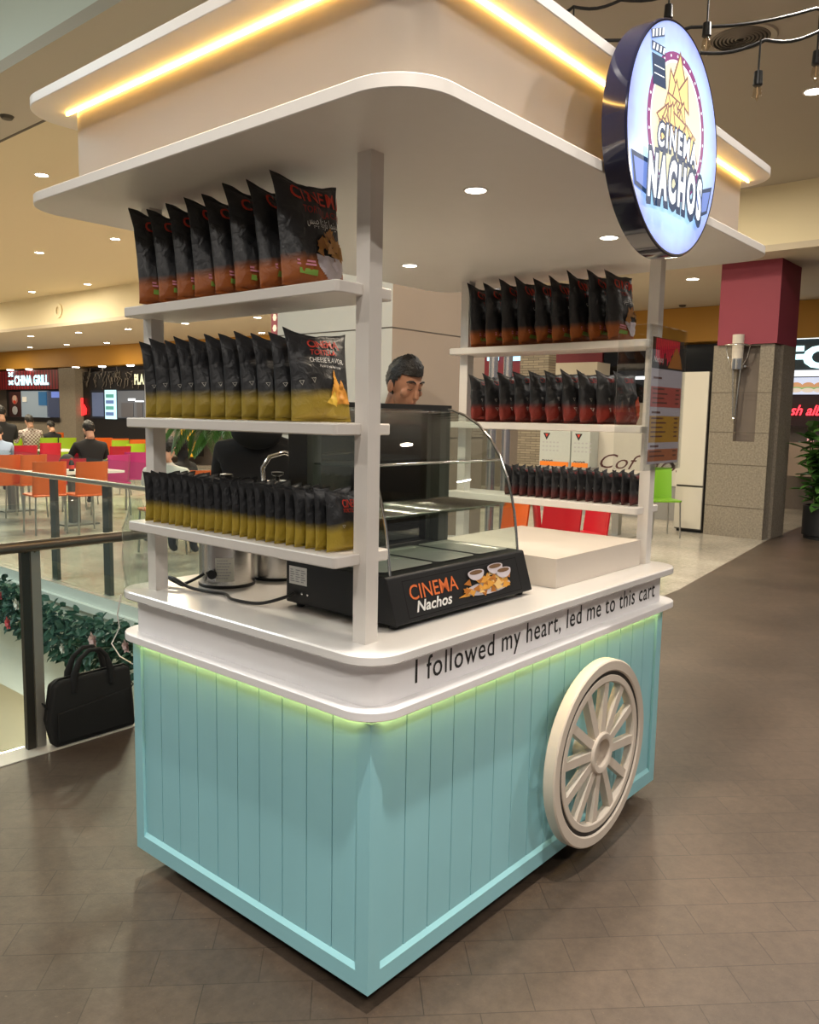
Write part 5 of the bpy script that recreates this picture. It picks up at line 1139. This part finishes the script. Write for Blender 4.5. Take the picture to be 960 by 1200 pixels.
# ================================================================== CEILING FITTINGS
gcl = {}
def ceiling_light(u, v, z, lab, r=.065, s=26):
    p = on_z(u, v, z); t = thing('ceiling_light', lab, 'ceiling light', (p.x, p.y, z-.0015), 0, None)
    MB().lathe([(r, -.004), (r*1.25, -.004), (r*1.25, 0), (r, 0), (r, -.004)], n=20).build('trim_ring', white_paint, t)
    MB().lathe([(.001, -.002), (r, -.002), (r, 0), (.001, 0)], n=20).build('lens', glow('ceiling_lens', (1, .92, .76), s), t); return t
for u, v, lab in ((49, 205, 'ceiling downlight just under the far tip of the canopy'), (135, 280, 'ceiling downlight beside the top shelf end'), (46, 296, 'ceiling downlight below and beside the canopy tip, middle of the open side'), (102.5, 333, 'ceiling downlight above the oval vent of the ceiling step'), (37.5, 342, 'ceiling downlight at the foot of the high ceiling'), (954, 107, 'ceiling downlight beside the hanging bulbs')):
    ceiling_light(u, v, 4.5, lab, .075)
for u, v, lab in ((36, 394, 'low-ceiling downlight nearest the photo edge, front row'), (35, 407, 'low-ceiling downlight nearest the photo edge, back row'), (92, 389.6, 'low-ceiling downlight, front row middle'), (78, 404, 'low-ceiling downlight, back row middle'), (150, 385.6, 'low-ceiling downlight, front row next to the top shelf'), (125, 401.7, 'low-ceiling downlight, back row towards the bags'), (217, 379, 'low-ceiling downlight between top and middle shelf, nearest the corner post'), (302, 372, 'low-ceiling downlight between the shelves, upper of the two by the marble column'), (307, 390, 'low-ceiling downlight between the shelves, lower of the two by the marble column'), (812, 327, 'low-ceiling downlight between sign post and rose column')):
    ceiling_light(u, v, 3.7, lab, .085)
for u, lab in ((12, 'shop lamp under the mustard band above the lit lettering'), (34, 'shop lamp under the mustard band, middle of the red sign'), (89, 'shop lamp under the mustard band over the pillar'), (120, 'shop lamp under the mustard band over the hand light'), (153, 'shop lamp under the mustard band beside the bags')):
    p = wl(u, 433.5, .30); t = thing('shop_lamp', lab, 'ceiling light', (p.x, p.y, 3.058)); MB().lathe([(.001, -.05), (.10, -.05), (.12, -.01), (.001, -.01)], n=16).build('lens', glow('shop_lens', (1, .95, .85), 8), t); MB().lathe([(.001, -.01), (.14, -.01), (.14, 0), (.001, 0)], n=16).build('collar', white_paint, t)
p = on_z(868, 45, 4.5); vt = thing('air_diffuser', 'round slotted air diffuser in the ceiling behind the hanging bulbs', 'air vent', (p.x, p.y, 4.499))
MB().lathe([(.215, -.004), (.26, -.012), (.27, 0), (.215, 0), (.215, -.004)], n=40).build('rim', ceil_m, vt); MB().lathe([(.001, -.001), (.215, -.001), (.215, 0), (.001, 0)], n=40).build('backing', mat('vent_dark', (.02, .018, .016), .7), vt)
for i in range(7): MB().lathe([(.03+i*.028, -.002), (.03+i*.028, -.012), (.042+i*.028, -.006), (.042+i*.028, -.002), (.03+i*.028, -.002)], n=36).build('slot_ring', mat('vent_grey', (.20, .17, .14), .6), vt)
for u, v, z, lab in ((8, 136, 4.5, 'small dark ceiling sensor by the atrium edge'), (800, 357.5, 3.7, 'small square ceiling sensor above the menu holder')):
    p = on_z(u, v, z); tag(MB().lathe([(.001, -.04), (.05, -.03), (.07, 0), (.001, 0)], (p.x, p.y, z-.001), 16).build('ceiling_sensor', mat('sensor_dark', (.08, .065, .05), .6)), lab, 'sensor')
p = on_x(69, 364, 8.6); ov = MB().lathe([(.10, 0), (.17, -.03), (.18, 0), (.10, 0)], n=24).xf(Matrix.Rotation(-PI/2, 4, 'Y') @ Matrix.Scale(1.0, 4)).build('oval_vent', fascia_m)
d_ = ray(69, 364); t_ = None
for k in range(400):
    q_ = CP+d_*(8+k*.05); xe = 9.4-(q_.y-2)*.035
    if q_.x >= xe-.02: t_ = q_; break
ov.location = (t_ or p)-Vector((.03, 0, 0)); tag(ov, 'oval vent in the cream ceiling step', 'vent')  # oval vent opening in the fascia, no spotlight inside
# festoon bulbs
cab_m = mat('festoon_cable', (.015, .014, .013), .6)
def festoon(pts, lab, d):
    P = [at(u, v, d) for u, v in pts]; Q = []
    for a, b in zip(P[:-1], P[1:]): Q += [a.lerp(b, k/6)-Vector((0, 0, .03*math.sin(PI*k/6))) for k in range(6)]
    tag(MB().tube(Q+[P[-1]], .010, 6).build('festoon_cable', cab_m), lab, 'cable')
festoon([(560, 30), (647, 12), (672, 8), (728, 0), (800, -12)], 'black festoon cable crossing over the canopy rim', 5.2)
festoon([(660, 52), (697, 47), (810, 32), (957, 10), (1010, 2)], 'black festoon cable running behind the round sign', 5.0)
festoon([(820, 62), (897, 47), (960, 37), (1010, 28)], 'black festoon cable nearest the air diffuser', 4.8)
bulbg = glass('bulb_glass', (.93, .88, .80), 0, 1.4)
def bulb(u, v0, v1, v2, d, lab):
    a, b, c = at(u, v0, d), at(u, v1, d), at(u, v2, d); t = thing('festoon_bulb', lab, 'bulb', b); k = d/955
    MB().tube([(0, 0, .0), (0, 0, a.z-b.z)], .006, 6).build('wire', cab_m, t)
    MB().lathe([(.001, .004), (.024, 0), (.028, -.075), (.020, -.082), (.001, -.082)], n=16).build('socket', black_plastic, t)
    L2 = b.z-c.z; MB().lathe([(.016, -.080), (.026, -.11), (.027, -.14), (.014, -L2+.03), (.001, -L2)], n=16).build('glass_bulb', bulbg, t)
    MB().tube([(0, 0, -.085), (.006, 0, -.115), (-.006, 0, -.145), (.004, 0, -L2+.05)], .003, 5).build('filament', mat('filament', (.5, .35, .2), .4), t)
bulb(829, -8, 27, 64, 4.95, 'bare festoon bulb hanging in front of the air diffuser'); bulb(889, 49, 84, 118, 4.8, 'bare festoon bulb hanging lowest, below the air diffuser'); bulb(958, 20, 60, 96, 4.9, 'bare festoon bulb at the photo edge'); bulb(784, -14, 6, 40, 5.0, 'bare festoon bulb just above the round sign'); bulb(672, 8, 26, 60, 5.2, 'bare festoon bulb behind the canopy rim')

# hanging banner seen past the marble column
p = at(323, 372, 15.5); bn = thing('hanging_banner', 'maroon banner with pale motifs hanging beside the marble column', 'banner', (p.x, p.y, 0)); zt_ = 4.4985
MB().box(-.02, .02, -.10, .10, zt_-2.1, zt_).build('cloth', mat('maroon_cloth', (.12, .015, .03), .7), bn)
for i in range(6):
    m = MB(); shape(m, circ(.0, zt_-.9-i*.2, .06, 6, .07), lambda x, z: (-.0215, -x, z)); m.build('motif', mat('motif_pale', (.6, .5, .45), .6), bn)
